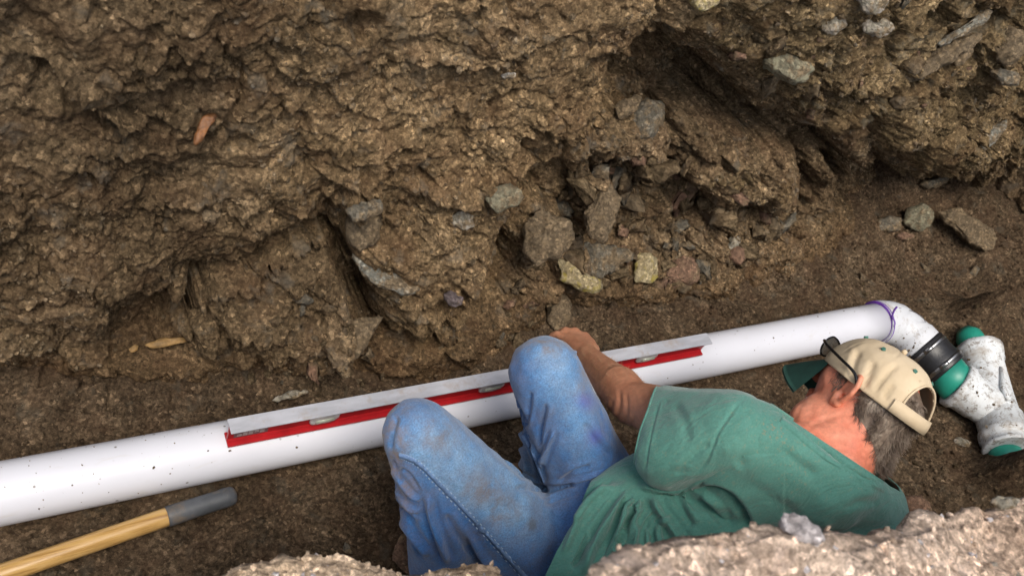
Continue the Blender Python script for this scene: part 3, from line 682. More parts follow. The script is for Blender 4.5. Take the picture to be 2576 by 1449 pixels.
ST = [
 ('flat dark grey slab lying on the rubble, above the pale yellow slab', [(1408,620),(1440,608),(1520,612),(1587,640),(1572,668),(1540,690),(1500,702),(1478,690),(1452,668)], 'grey', .05, .035),
 ('pale yellow slab wedged underneath the flat dark grey slab', [(1405,652),(1425,656),(1452,680),(1482,702),(1514,706),(1512,738),(1470,732),(1440,718),(1412,702)], 'yellow', .035, .05),
 ('small upright yellow stone standing between the slabs and the reddish block', [(1605,640),(1632,636),(1648,650),(1656,688),(1642,712),(1618,708),(1598,706),(1600,670)], 'yellow', .03, .05),
 ('squarish reddish brown block to the right of the upright yellow stone', [(1672,668),(1700,650),(1752,645),(1760,690),(1745,715),(1690,722),(1672,705)], 'red', .015, .05),
 ('stone with a ragged white quartz face in the middle of the rubble', [(1578,545),(1610,530),(1660,552),(1690,580),(1706,602),(1660,606),(1620,604),(1590,580)], 'quartz', .02, .04),
 ('large soil covered stone to the left of the white quartz stone', [(1480,520),(1505,470),(1545,462),(1560,500),(1545,560),(1520,610),(1492,600),(1474,565)], 'brown', .045, .07),
 ('brown angular rock with a pointed right corner beside the bulging bank', [(1322,560),(1350,530),(1385,528),(1420,560),(1450,592),(1425,625),(1400,650),(1350,668),(1325,640)], 'brown', .05, .08),
 ('dark rounded stone in the black gap under the bulging bank', [(1385,480),(1420,462),(1455,480),(1470,515),(1440,545),(1405,540),(1385,515)], 'grey', .02, .06),
 ('grey angular boulder hanging at the mouth of the dark hollow', [(1588,262),(1625,250),(1668,268),(1674,300),(1650,335),(1622,352),(1596,350),(1600,310)], 'grey', .04, .07),
 ('pointed stone tucked under the tip of the tan bank', [(1545,268),(1580,245),(1612,240),(1606,272),(1580,292),(1556,300)], 'brown', .03, .05),
 ('pale round stone embedded in the upper right bank', [(2165,58),(2190,46),(2228,48),(2252,62),(2246,82),(2214,92),(2182,84)], 'pale', .02, .05),
 ('pale stone cut by the top edge of the photo on the right', [(2145,-20),(2200,-24),(2228,-5),(2226,20),(2204,38),(2176,24),(2160,4)], 'pale', .02, .05),
 ('pale lichen coloured stone at the very top, right of the middle', [(1728,-18),(1790,-20),(1812,-2),(1796,18),(1764,28),(1742,12)], 'yellow', .02, .05),
 ('long bluish white slate sliver in the upper right bank', [(2352,112),(2395,88),(2440,52),(2490,18),(2502,30),(2476,58),(2440,78),(2392,102),(2356,122)], 'bluegrey', .02, .03),
 ('flat brown slab of rock slanting below the bluish white sliver', [(2250,190),(2310,150),(2400,112),(2470,85),(2440,120),(2380,160),(2300,200),(2262,216)], 'brown', .02, .04),
 ('grey green angular stone poking from the bank left of the pale round one', [(1920,150),(1975,138),(2030,150),(2052,178),(2032,205),(2000,215),(1965,190),(1930,170)], 'green', .03, .06),
 ('knobbly stone right of a dark ledge near the upper right', [(2075,48),(2110,28),(2128,44),(2126,72),(2096,84),(2070,78)], 'pale', .02, .04),
 ('large rounded brown boulder at the right edge of the bank', [(2496,100),(2530,70),(2572,76),(2590,120),(2560,160),(2528,162),(2500,140)], 'brown', .02, .09),
 ('small upright pinkish stone by the right edge boulder', [(2408,128),(2440,100),(2450,120),(2428,158),(2404,170),(2398,152)], 'brown', .025, .03),
 ('rectangular grey strip of stone sticking out near the right edge', [(2448,345),(2500,318),(2535,300),(2530,330),(2500,356),(2478,378),(2470,362)], 'bluegrey', .03, .02),
 ('long wedge shaped slab leaning in the shadow at the far right', [(2362,532),(2400,522),(2448,550),(2506,598),(2502,622),(2482,636),(2440,608),(2396,572)], 'brown', .09, .05),
 ('rounded grey green stone in the shaded hollow under the right bank', [(2282,528),(2318,512),(2342,530),(2348,556),(2322,580),(2292,574),(2274,552)], 'green', .05, .06),
 ('flat triangular stone left of the rounded one in the shaded hollow', [(2195,556),(2232,546),(2268,552),(2262,580),(2232,584),(2200,574)], 'grey', .03, .03),
 ('small reddish stone below the rounded one in the shaded hollow', [(2250,592),(2272,582),(2298,590),(2296,602),(2268,604)], 'red', .03, .03),
 ('smooth stone lip hanging under the edge of the right bank', [(2312,462),(2350,450),(2392,440),(2384,456),(2356,474),(2330,474)], 'grey', .06, .03),
 ('big rounded stone drooping from the middle of the bank', [(866,588),(880,540),(930,528),(962,545),(960,590),(940,618),(905,634),(880,622)], 'brown', .03, .07),
 ('ribbed slaty stone just above the big drooping stone', [(872,528),(905,512),(955,500),(962,530),(930,548),(890,560)], 'grey', .035, .04),
 ('curved grey slate edge under the drooping stone', [(896,645),(908,642),(930,690),(975,715),(1020,722),(1058,724),(1052,738),(1000,735),(950,718),(912,690)], 'bluegrey', .03, .02),
 ('purplish broken slate chip in the lower middle bulge', [(1116,738),(1135,728),(1165,752),(1158,770),(1130,768)], 'purple', .03, .02),
 ('brown angular rock slab leaning at the left foot of the middle bulge', [(835,845),(880,812),(925,795),(962,800),(950,830),(925,850),(915,880),(885,905),(852,880)], 'brown', .035, .06),
 ('pale flat wedge of stone at the foot of the bank by the level', [(688,1008),(705,992),(745,982),(775,984),(745,998),(712,1006)], 'pale', .03, .02),
 ('greenish flat stone bedded in the tan bank face', [(1225,470),(1270,462),(1318,478),(1312,508),(1262,532),(1232,520)], 'green', .004, .03),
 ('light crusted stone on the lip above the middle bulge', [(1130,545),(1160,530),(1186,548),(1192,570),(1178,578),(1140,566)], 'pale', .015, .03),
 ('small white stone in the middle of the tan bank', [(1258,190),(1275,182),(1298,184),(1296,194),(1272,198)], 'quartz', .01, .02),
 ('brown wedge shaped rock standing just behind the hand', [(1392,742),(1418,738),(1434,765),(1432,810),(1418,842),(1392,838),(1376,800)], 'brown', .035, .06),
 ('brick shaped tan stone behind the green shirt', [(2268,1252),(2318,1240),(2338,1268),(2352,1292),(2300,1302),(2276,1296)], 'red', .035, .05),
 ('small grey stone on the floor below the wye', [(2398,1104),(2418,1098),(2442,1112),(2438,1124),(2412,1120)], 'pale', .015, .02),
 ('pale grey stone lying right of the quartz stone', [(1838,600),(1862,590),(1856,632),(1836,652),(1822,648),(1828,622)], 'pale', .02, .03),
 ('angular brown stone half buried left of the drooping stone', [(505,520),(540,508),(560,530),(540,556),(512,560)], 'brown', .015, .03),
 ('rusty tan rock in the shadow beside the jeans', [(1000,1362),(1022,1340),(1048,1392),(1070,1440),(1010,1440),(992,1400)], 'red', .05, .05),
 ('small brown stone on the dark floor below the grip', [(880,1372),(868,1362),(862,1380),(872,1394),(886,1390)], 'grey', .015, .02),
 ('grey stone slab at the right edge in the bank', [(2490,180),(2530,172),(2570,190),(2560,212),(2520,214)], 'grey', .015, .04),
]
ch = {}
for s in ST:
    o = stone(s[0], s[1], s[2], s[3], s[4])
# lumps on the near ground
stone('grey white concrete lump on the gravelly foreground edge', [(1972,1326),(1962,1300),(1975,1288),(2000,1286),(2030,1302),(2056,1330),(2078,1352),(2060,1372),(2030,1366),(2004,1352)], 'concrete', 0, .05, 'concrete_lump', 'stone', depth=.985, tilt=(0, 0, .6))
stone('bluish white pebble in the lower right corner', [(2462,1424),(2490,1412),(2516,1426),(2520,1442),(2490,1448),(2466,1440)], 'quartz', 0, .03, 'pebble', 'pebble', depth=1.17, tilt=(0, 0, .6))
stone('bluish pebble at the bottom edge beside another pebble in the lower right corner', [(2532,1440),(2548,1432),(2570,1440),(2572,1460),(2540,1462)], 'bluegrey', 0, .03, 'pebble', 'pebble', depth=1.17, tilt=(0, 0, .6))
stone('pale crusted stone on the lip at the right edge of the foreground', [(2488,1262),(2500,1250),(2530,1250),(2560,1256),(2556,1276),(2515,1280)], 'pale', 0, .03, 'stone', 'stone', depth=1.22, tilt=(0, 0, .6))
# orange scrap and root
mor = simple('orange_bark', (.17, .07, .022), .6, var=.7, vs=60, bump=.001); mroot = simple('tan_root', (.22, .13, .045), .7, var=.5, vs=70, bump=.001)
SM['orange'] = mor; SM['root'] = mroot
stone('orange brown scrap of bark stuck in the left bank', [(498,318),(515,292),(545,282),(548,292),(530,308),(522,330),(505,355),(488,366),(488,350)], 'orange', .010, .010, 'bark_scrap', 'bark', rough=.6)
stone('yellow wooden root end poking from under the left bulge', [(322,878),(340,866),(350,870),(345,882),(330,888)], 'root', .05, .02, 'root_end', 'root', rough=.5)
stone('flat tan root sliver lying under the left bulge', [(362,868),(400,852),(440,850),(484,848),(470,860),(430,868),(380,876)], 'root', .03, .012, 'root_sliver', 'root', rough=.5)
# loose rocks of the rubble: individuals of a few shapes
def rockmesh(sd, mat):
    bm = bmesh.new(); R3 = random.Random(sd)
    for _ in range(14):
        v = Vector([R3.gauss(0, 1) for _ in range(3)]).normalized()*R3.uniform(.8, 1.05); bm.verts.new((v.x*1.15, v.y*.85, v.z*.7))
    r = bmesh.ops.convex_hull(bm, input=bm.verts[:]); bmesh.ops.delete(bm, geom=[g for g in r['geom_interior'] if isinstance(g, bmesh.types.BMVert)], context='VERTS')
    bmesh.ops.triangulate(bm, faces=bm.faces[:])
    for _ in range(4): bmesh.ops.subdivide_edges(bm, edges=bm.edges[:], cuts=1)
    bmesh.ops.recalc_face_normals(bm, faces=bm.faces[:]); me = bpy.data.meshes.new('rock'); bm.to_mesh(me); bm.free()
    P_ = co_np(me); N_ = no_np(me); P_ += N_*(.15*fbm(P_, 1.8, 4, sd)+.11*(ridged(P_, 3.2, 3, sd)-.5)*.5+.05*pn(P_, 7, sd)+.10*np.round(pn(P_, 1.3, sd+4)*3)/3)[:, None]; set_co(me, P_*.02)
    me.polygons.foreach_set('use_smooth', np.full(len(me.polygons), True)); me.materials.append(mat); return me
mclod = soil('soil_clod', (.10, .072, .042), (.165, .12, .07), (.25, .19, .115), bumpd=.003)
SM['clod'] = mclod
rms = [rockmesh(100+k, SM[c_]) for k, c_ in enumerate(['clod', 'grey', 'clod', 'red', 'clod', 'brown', 'clod', 'clod'])]
R4 = random.Random(5)
LM = [((1500,655),'flat grey slab'),((1460,695),'pale yellow slab'),((1628,675),'upright yellow stone'),((1715,685),'reddish block'),((1640,570),'white quartz stone'),((1515,540),'tall soil covered stone'),((1380,590),'pointed brown rock'),((1430,505),'dark stone in the gap'),((1630,305),'grey boulder at the hollow'),
 ((2205,65),'pale round stone'),((2430,70),'bluish white sliver'),((2350,155),'flat slanting slab'),((1985,175),'grey green angular stone'),((2300,545),'round stone in the shaded hollow'),((2440,580),'long wedge slab'),((2540,115),'big boulder at the right edge'),((2490,345),'grey strip of stone'),
 ((915,590),'drooping stone'),((980,700),'curved slate edge'),((1140,755),'purplish slate chip'),((895,850),'leaning rock slab'),((1410,790),'rock behind the hand'),((2260,800),'pipe elbow'),((2460,880),'top of the wye'),((2420,1113),'small grey floor stone'),((2310,1275),'brick shaped stone'),((1850,625),'pale grey stone'),((1320,520),'green bedded stone'),((730,995),'pale wedge by the level'),((1050,900),'foot of the middle bulge')]
DIR = ['right of','lower right of','below','lower left of','left of','upper left of','above','upper right of']
used = set()
ZONES = [([(1330,560),(1480,620),(1300,900),(1250,880)], 36, 12, 44, 'rocks in the heap behind the knee'),
         ([(1560,560),(1900,600),(2000,640),(1780,720),(1480,760)], 44, 10, 42, 'rocks in the rubble below the hollow'),
         ([(1440,380),(1740,420),(2050,560),(1880,600),(1560,600),(1400,520)], 60, 18, 62, 'rock lumps in the recessed rubble face'),
         ([(1900,-10),(2560,-10),(2560,250),(2080,300),(1800,180)], 26, 10, 38, 'stones in the upper right bank'),
         ([(780,720),(905,760),(960,900),(700,960),(640,820)], 18, 12, 40, 'rocks at the foot of the left bulge'),
         ([(1960,620),(2540,680),(2440,840),(2100,740)], 14, 6, 20, 'loose stones beyond the elbow'),
         ([(2300,1120),(2460,1150),(2500,1250),(2300,1230)], 5, 6, 13, 'loose stones below the wye'),
         ([(560,940),(1000,930),(1120,930),(900,985),(640,1010)], 14, 7, 22, 'loose clods between the bank and the level')]
for poly, n_, s0, s1, grp in ZONES:
    k = 0; tries = 0
    while k < n_ and tries < 3000:
        tries += 1
        x = R4.uniform(min(p[0] for p in poly), max(p[0] for p in poly)); y = R4.uniform(min(p[1] for p in poly), max(p[1] for p in poly))
        if poly_sd(np.array([[x, y]]), poly)[0] < 0: continue
        D = depth_at(x, y); px_ = s0+(s1-s0)*R4.random()**2.2; sz = px_*D/FPX; mi = R4.randrange(len(rms))
        lab = None
        for (c_, nm_) in sorted(LM, key=lambda q_: math.dist(q_[0], (x, y)))[:14]:
            dd_ = math.dist(c_, (x, y)); dn_ = DIR[int(round(math.atan2(y-c_[1], x-c_[0])/(math.pi/4))) % 8]
            hw = 'just ' if dd_ < 55 else ('' if dd_ < 110 else 'well ')
            sz_ = 'small' if px_ < 14 else ('medium' if px_ < 22 else 'larger')
            cand = f"{sz_} {['brown','grey brown','brown','reddish','brown','dull brown','brown','brown'][mi]} rock {hw}{dn_} the {nm_}"
            if cand not in used: lab = cand; break
        if not lab: continue
        used.add(lab)
        o = bpy.data.objects.new('rock', rms[mi]); COL.objects.link(o)
        o.location = V(PD(x, y, D+sz*.10)); sz *= 50; o.scale = (sz*R4.uniform(.8, 1.3), sz*R4.uniform(.8, 1.2), sz*R4.uniform(.7, 1.1))
        o.rotation_euler = [R4.uniform(0, 6.28) for _ in range(3)]; tag(o, lab, 'rock', grp); k += 1
# crumbs
def crumbs(name, C_, size, mat, sd):
    bm = bmesh.new(); bmesh.ops.create_icosphere(bm, subdivisions=1, radius=1); bv = np.array([v.co[:] for v in bm.verts]); bf = np.array([[v.index for v in f.verts] for f in bm.faces]); bm.free()
    r = np.random.default_rng(sd); n = len(C_); nv = len(bv)
    pert = 1+r.uniform(-.42, .34, (n, nv, 1)); an = r.uniform(.6, 1.25, (n, 1, 3))
    q4 = r.normal(size=(n, 4)); q4 /= np.linalg.norm(q4, axis=1)[:, None]; w_, x, y, z = q4.T
    Rm = np.stack([1-2*(y*y+z*z), 2*(x*y-z*w_), 2*(x*z+y*w_), 2*(x*y+z*w_), 1-2*(x*x+z*z), 2*(y*z-x*w_), 2*(x*z-y*w_), 2*(y*z+x*w_), 1-2*(x*x+y*y)], 1).reshape(n, 3, 3)
    Vv = (bv[None]*pert*an)@Rm; Vv = Vv*size[:, None, None]+C_[:, None, :]
    Fv = bf[None]+(np.arange(n)*nv)[:, None, None]
    o = mesh_np(name, Vv.reshape(-1, 3), Fv.reshape(-1, 3), mat, None, False); return tag(o, None, None, kind='stuff')
r5 = np.random.default_rng(3)
qb, zb_ = proj(BANKP); vis = np.nonzero((qb[:, 0] > -40) & (qb[:, 0] < 2620) & (qb[:, 1] > -40) & (qb[:, 1] < 1100))[0]
dens = sstep(-.25, .3, pn(BANKP[vis], 4.5, 3))*.9+.1; dens *= 1+1.4*(BANKP[vis, 0] > 1.1)
pk = r5.choice(vis, 13000, p=dens/dens.sum()); sz = .0018+.0050*r5.random(13000)**3.5
crumbs('loose_soil', BANKP[pk]-nrm[pk]*(sz*.15)[:, None], sz, msoil2 if 'msoil2' in globals() else mfloor, 4).data.materials.clear()
bpy.data.objects['loose_soil'].data.materials.append(soil('soil_crumb', (.10, .073, .044), (.165, .122, .075), (.24, .185, .12), bumpd=.002))
qf, zf_ = proj(F3); vis = np.nonzero((qf[:, 0] > -40) & (qf[:, 0] < 2620) & (qf[:, 1] > 300) & (qf[:, 1] < 1500) & (np.abs(FY) > .04))[0]
dens = sstep(-.2, .4, pn(F3[vis], 5, 5))*.9+.08
pk = r5.choice(vis, 12000, p=dens/dens.sum()); sz = .0018+.0065*r5.random(12000)**4
crumbs('soil_crumbs', F3[pk]+np.array([0, 0, 1.])*(sz*.3)[:, None], sz, mfloor, 6)

# gravel bedded in the near ground
for o_ in [o for o in COL.objects if o.name.startswith('near_bank')]:
    Pq = co_np(o_.data); N_ = no_np(o_.data); q_, _ = proj(Pq); vis = np.nonzero((q_[:, 0] > 400) & (q_[:, 0] < 2640) & (q_[:, 1] < 1500) & (N_[:, 2] > .2))[0]
    if not len(vis): vis = np.nonzero(np.abs(N_[:, 2]) > .2)[0]
    pk = r5.choice(vis, 420); sz = .0012+.0065*r5.random(420)**3
    g_ = crumbs('gravel', Pq[pk]-np.array([0, 0, 1.])*(sz*.2)[:, None], sz, mlip2 if o_.data.materials[0] is mlip2 else mlip1, 9)
    g_.data.materials.append(SM['concrete']); g_.data.materials.append(SM['purple'])
    g_.data.polygons.foreach_set('material_index', np.repeat(r5.choice([0, 0, 0, 0, 0, 1], 420), 80).astype(np.int32))

ang = r5.normal(0, .8, 130); xx = np.concatenate([r5.uniform(-.1, .42, 70), r5.uniform(1.62, 2.28, 30), r5.uniform(.45, 1.6, 30)]); szp = .0006+.0026*r5.random(130)**3
crumbs('soil_crumbs', np.stack([xx, -np.sin(ang)*(R_+.0002), ZP+np.cos(ang)*(R_+.0002)], 1), szp*.8, bpy.data.materials['soil_crumb'], 12)
tb1 = []; dg_ = bpy.context.evaluated_depsgraph_get()
for o_ in list(wy.children)+list(el.children)[:1]: tb1.append((BVHTree.FromPolygons([v.co[:] for v in o_.data.vertices], [p.vertices[:] for p in o_.data.polygons])))
cc_ = []
for _ in range(110):
    x, y = (r5.uniform(2400, 2576), r5.uniform(860, 1150)) if r5.random() < .75 else (r5.normal(2290, 16), r5.normal(872, 12))
    r = ray(x, y); d_ = V(r/np.linalg.norm(r)); hb = [h_ for h_ in (t_.ray_cast(V(CAM), d_) for t_ in tb1) if h_[0] is not None]
    if hb: cc_.append(np.array(min(hb, key=lambda h_: h_[3])[0]))
cc_ = np.array(cc_); crumbs('soil_crumbs', cc_, .0008+.0045*r5.random(len(cc_))**4, bpy.data.materials['soil_crumb'], 13)
# ================================================================== THE WORKER
ico = None
def sphere_pts():
    bm = bmesh.new(); bmesh.ops.create_icosphere(bm, subdivisions=2, radius=1); a = np.array([v.co[:] for v in bm.verts]); bm.free(); return a
ICO = sphere_pts()
def blob(name, hulls, vox, smooth, mat, sfac=.5, sub=0):
    """organic skin round groups of spheres: every hull is a list of (centre, radius)"""
    big = bmesh.new()
    for h_ in hulls:
        bm = bmesh.new()
        for c, r in h_:
            r = np.array(r) if hasattr(r, '__len__') else np.array([r]*3)
            for p in ICO*r+np.array(c): bm.verts.new(V(p))
        res = bmesh.ops.convex_hull(bm, input=bm.verts[:])
        dead = set(g for g in res['geom_interior'] if isinstance(g, bmesh.types.BMVert)) | set(g for g in res['geom_unused'] if isinstance(g, bmesh.types.BMVert))
        bmesh.ops.delete(bm, geom=list(dead), context='VERTS')
        me = bpy.data.meshes.new('t'); bm.to_mesh(me); bm.free(); big.from_mesh(me); bpy.data.meshes.remove(me)
    me = bpy.data.meshes.new('t'); big.to_mesh(me); big.free()
    o = bpy.data.objects.new('t', me); COL.objects.link(o)
    m = o.modifiers.new('r', 'REMESH'); m.mode = 'VOXEL'; m.voxel_size = vox
    m = o.modifiers.new('s', 'SMOOTH'); m.factor = sfac; m.iterations = smooth
    if sub: m = o.modifiers.new('u', 'SUBSURF'); m.levels = sub; m.subdivision_type = 'CATMULL_CLARK'
    bpy.context.view_layer.update(); dg_ = bpy.context.evaluated_depsgraph_get()
    me2 = bpy.data.meshes.new_from_object(o.evaluated_get(dg_)); bpy.data.objects.remove(o); bpy.data.meshes.remove(me)
    me2.name = name; me2.polygons.foreach_set('use_smooth', np.full(len(me2.polygons), True)); me2.materials.clear(); me2.materials.append(mat)
    o = bpy.data.objects.new(name, me2); COL.objects.link(o); return o
def facing(N_, P_):
    v = CAM-P_; v /= np.linalg.norm(v, axis=1)[:, None]; return (N_*v).sum(1)
def fold(o, L, w_, amp, kind='ridge', w2=None):
    """sculpt a crease along a line; w_ in px, amp in m"""
    me = o.data; P_ = co_np(me); N_ = no_np(me); q_, _ = proj(P_)
    x0_, x1_ = min(p[0] for p in L)-6*w_, max(p[0] for p in L)+6*w_; y0_, y1_ = min(p[1] for p in L)-6*w_, max(p[1] for p in L)+6*w_
    idx = np.nonzero((q_[:, 0] > x0_) & (q_[:, 0] < x1_) & (q_[:, 1] > y0_) & (q_[:, 1] < y1_) & (facing(N_, P_) > -.1))[0]
    if not len(idx): return
    C_ = [tuple(p) for p in catmull([(p[0], p[1], 0) for p in L], 6)]; C_ = [(p[0], p[1]) for p in C_]
    e, t_ = line_sd(q_[idx], C_); tp = sstep(0, .18, t_)*sstep(0, .18, 1-t_)
    if kind == 'ridge': d_ = amp*(np.exp(-(e/w_)**2)-.6*np.exp(-((e+1.7*w_)/w_)**2)-.45*np.exp(-((e-1.8*w_)/(w_*1.2))**2))
    elif kind == 'groove': d_ = -amp*np.exp(-(e/w_)**2)+.35*amp*np.exp(-((e-2*w_)/w_)**2)
    elif kind == 'step': d_ = amp*np.where(e > 0, np.exp(-e/(w2 or 5*w_)), 0)*sstep(-w_, w_, e) - .5*amp*np.where(e < 0, np.exp(e/(2*w_)), 0)
    P_[idx] += N_[idx]*(d_*tp)[:, None]; set_co(me, P_)
def cut_plane(o, p0, n_, keep_rad=None, center=None):
    """open the garment: delete what lies beyond the plane (n points outwards)"""
    bm = bmesh.new(); bm.from_mesh(o.data); geom = bm.verts[:]+bm.edges[:]+bm.faces[:]
    if keep_rad is not None:
        c = V(center); fs_ = [f for f in bm.faces if (f.calc_center_median()-c).length < keep_rad]
        vs_ = set(v for f in fs_ for v in f.verts); es_ = set(e for f in fs_ for e in f.edges); geom = list(vs_)+list(es_)+fs_
        r = bmesh.ops.bisect_plane(bm, geom=geom, plane_co=V(p0), plane_no=V(n_), clear_outer=False)
        dl = [f for f in bm.faces if (f.calc_center_median()-c).length < keep_rad and (f.calc_center_median()-V(p0)).dot(V(n_)) > 0]
        bmesh.ops.delete(bm, geom=dl, context='FACES')
    else: bmesh.ops.bisect_plane(bm, geom=geom, plane_co=V(p0), plane_no=V(n_), clear_outer=True)
    bm.to_mesh(o.data); bm.free(); o.data.update(); o.data.polygons.foreach_set('use_smooth', np.full(len(o.data.polygons), True))
def thicken(o, th_):
    m = o.modifiers.new('s', 'SOLIDIFY'); m.thickness = th_; m.offset = -1
def nrmz(v): v = np.array(v, float); return v/np.linalg.norm(v)
# joints
Lsh = PD(1842, 1085, 1.66); Rsh = PD(2180, 1290, 1.80)
Lel = PD(1592, 1014, 1.90); Lwr = PD(1476, 893, 2.17)
Rel = np.array([1.52, -.56, .22]); Rwr = np.array([1.33, -.52, .10])
hipL = PZ(1345, 1400, .15); hipR = PZ(1520, 1280, .19)
knL = PD(1052, 1092, 1.62); knR = PD(1368, 932, 1.78)
anL = PZ(1118, 1480, .09); anR = PZ(1372, 1190, .09)
nkb = PD(2090, 1172, 1.70)
# head frame (camera axes)
Fh = nrmz([-.45, .44, -.78]); U0 = nrmz([.565, .813, .136]); U0 = nrmz(U0-Fh*np.dot(U0, Fh)); Lh = np.cross(U0, Fh)
Fw, Uw, Lw = M@Fh, M@U0, M@Lh
HC = PD(2180, 997, 1.74)
def hp(f, l, u): return HC+Fw*f+Lw*l+Uw*u
# ---- skin
m, t, b = newmat('sunburnt_skin'); n = NT(t)
c = n.ramp(n.noise(18, 5, .6), [(.3, (.42, .180, .100)), (.7, (.58, .285, .170))])
red = n.attr('red'); c = n.mix(red, c, n.ramp(n.noise(14, 5, .6), [(.35, (.62, .17, .095)), (.7, (.84, .36, .23))]))
c = n.mix(1., c, n.ramp(n.noise(90, 4, .7), [(.35, .85), (.7, 1.15)]), 'MULTIPLY')
t.links.new(c, b.inputs['Base Color']); b.inputs['Roughness'].default_value = .55; b.inputs['Subsurface Weight'].default_value = .12; b.inputs['Subsurface Radius'].default_value = (.01, .004, .002)
b.inputs['Subsurface Scale'].default_value = .5
nb = n.bump(n.noise(60, 5, .65), .5, .0018); nb = n.bump(n.noise(260, 3, .6), .5, .0006, nb); t.links.new(nb, b.inputs['Normal']); mskin = m
H_ = []
# cranium, face, jaw
H_ += [[(hp(-.012, 0, .018), (.075,)*3), (hp(.028, 0, .016), .064), (hp(-.03, 0, .0), .070)]]
H_ += [[(hp(.045, .028, .0), .040), (hp(.045, -.028, .0), .040), (hp(.05, 0, -.06), .034), (hp(-.01, .045, -.03), .030), (hp(-.01, -.045, -.03), .030), (hp(.02, 0, -.05), .045)]]
H_ += [[(hp(.062, 0, -.098), .018), (hp(.052, .018, -.092), .018), (hp(.052, -.018, -.092), .018), (hp(-.005, .052, -.055), .018), (hp(-.005, -.052, -.055), .018), (hp(.03, 0, -.07), .03)]]
H_ += [[(hp(.092, 0, .018), .011), (hp(.112, 0, -.022), .011), (hp(.098, .012, -.026), .008), (hp(.098, -.012, -.026), .008), (hp(.07, 0, -.0), .02)]]
H_ += [[(hp(.083, .03, .028), .010), (hp(.083, -.03, .028), .010), (hp(.088, 0, .026), .011)]]      # brow
H_ += [[(hp(.086, .02, -.052), .007), (hp(.086, -.02, -.052), .007), (hp(.092, 0, -.05), .008)], [(hp(.084, .018, -.063), .008), (hp(.084, -.018, -.063), .008), (hp(.089, 0, -.064), .009)]]
H_ += [[(hp(.03, .02, -.06), .044), (hp(-.030, 0, -.050), .060), (hp(-.025, .018, -.05), .056), (PD(2038, 1062, 1.74), .044), (nkb, .066)]]
# neck, shoulders, trunk (covered by the shirt)
nape = hp(-.055, 0, -.065)
H_ += [[(hp(-.028, .014, -.050), .058), (hp(-.026, -.014, -.050), .058), (nkb, .066), (nkb+nrmz(Lsh-nkb)*.03, .058)]]
H_ += [[(nkb, .070), (nkb+(Lsh-nkb)*.55, .050), (nkb+(Rsh-nkb)*.55, .050)], [(nkb, .055), (Lsh, .052)], [(nkb, .055), (Rsh, .055)]]
mid = (hipL+hipR)/2+np.array([.02, -.02, .05])
chest = (Lsh+Rsh)/2*.72+mid*.28+np.array([-.01, .02, 0])
waist = (Lsh+Rsh)/2*.3+mid*.7
H_ += [[(Lsh, .045), (Rsh, .045), (chest, .08)], [(chest, .08), (waist, .075)], [(waist, .075), (mid, .09)]]
# arms
H_ += [[(Lsh, .052), (Lel+(Lsh-Lel)*.25, .050)], [(Lel+(Lsh-Lel)*.25, .050), (Lel, .046)], [(Lel, .047), (Lel+(Lwr-Lel)*.28+np.array([0, 0, .004]), .048)], [(Lel+(Lwr-Lel)*.28, .047), (Lel+(Lwr-Lel)*.7, .033), ], [(Lel+(Lwr-Lel)*.7, .033), (Lwr, .0265)]]
H_ += [[(Rsh, .052), (Rel, .045)], [(Rel, .045), (Rwr, .028)]]
# left hand on the level: palm and five fingers of their own lengths
def chain(pts, r0, r1):
    n_ = len(pts)-1
    for k in range(n_): H_.append([(pts[k], r0+(r1-r0)*k/n_), (pts[k+1], r0+(r1-r0)*(k+1)/n_)])
kn = [PD(1486, 862, 2.245), PD(1466, 851, 2.255), PD(1444, 848, 2.26), PD(1423, 853, 2.255)]
cl_ = Lwr*.5+sum(kn)/4*.5
H_ += [[(Lwr, .025), (kn[0]*.55+Lwr*.45, .020), (kn[3]*.55+Lwr*.45, .019)], [(kn[0]*.6+Lwr*.4, .019), (kn[3]*.6+Lwr*.4, .018)]+[(k_, .0125) for k_ in kn]]
for k_, (ln, dx) in zip(kn, ((.92, .006), (1.02, .0), (.96, -.003), (.78, -.006))):
    p1 = k_+np.array([dx, .032*ln, -.012]); p2 = p1+np.array([dx*.3, .010, -.026*ln]); p3 = p2+np.array([0, -.010, -.018*ln])
    H_.append([(k_, .0122), (k_*.5+p1*.5, .0100)]); chain([k_*.5+p1*.5, p1, p2, p3], .0102, .0082)
tb = Lwr*.55+kn[0]*.45+np.array([.018, 0, -.006]); chain([tb, tb+np.array([.018, .012, -.018]), tb+np.array([.014, .030, -.036]), tb+np.array([.008, .048, -.044])], .0135, .0090)
# right hand flat on the ground
rk = [Rwr+np.array([-.070, .03-.018*j, -.045]) for j in range(4)]
H_ += [[(Rwr, .026), (rk[0], .014), (rk[3], .014)], [(rk[0], .013), (rk[3], .013), (Rwr+np.array([-.03, 0, -.03]), .018)]]
for j, ln in enumerate((.9, 1., .95, .75)): chain([rk[j], rk[j]+np.array([-.035*ln, .004-.003*j, -.004]), rk[j]+np.array([-.062*ln, .005-.004*j, -.014])], .0105, .0082)
chain([Rwr+np.array([-.025, .02, -.03]), Rwr+np.array([-.045, .045, -.045]), Rwr+np.array([-.062, .055, -.055])], .013, .009)
body = blob('body', H_, .0042, 5, mskin)
bm = bmesh.new(); bm.from_mesh(body.data); sel = []
for v in bm.verts:
    c = np.array(v.co[:]); d_ = c-HC
    if np.linalg.norm(c-nkb) < .13 or np.linalg.norm(c-Lel) < .11 or (np.linalg.norm(d_) < .16 and d_@Fw < .045): sel.append(v)
sel2 = [v for v in sel if np.linalg.norm(np.array(v.co[:])-Lel) > .12]
for _ in range(26): bmesh.ops.smooth_vert(bm, verts=sel2, factor=.5, use_axis_x=True, use_axis_y=True, use_axis_z=True)
for _ in range(12): bmesh.ops.smooth_vert(bm, verts=sel, factor=.5, use_axis_x=True, use_axis_y=True, use_axis_z=True)
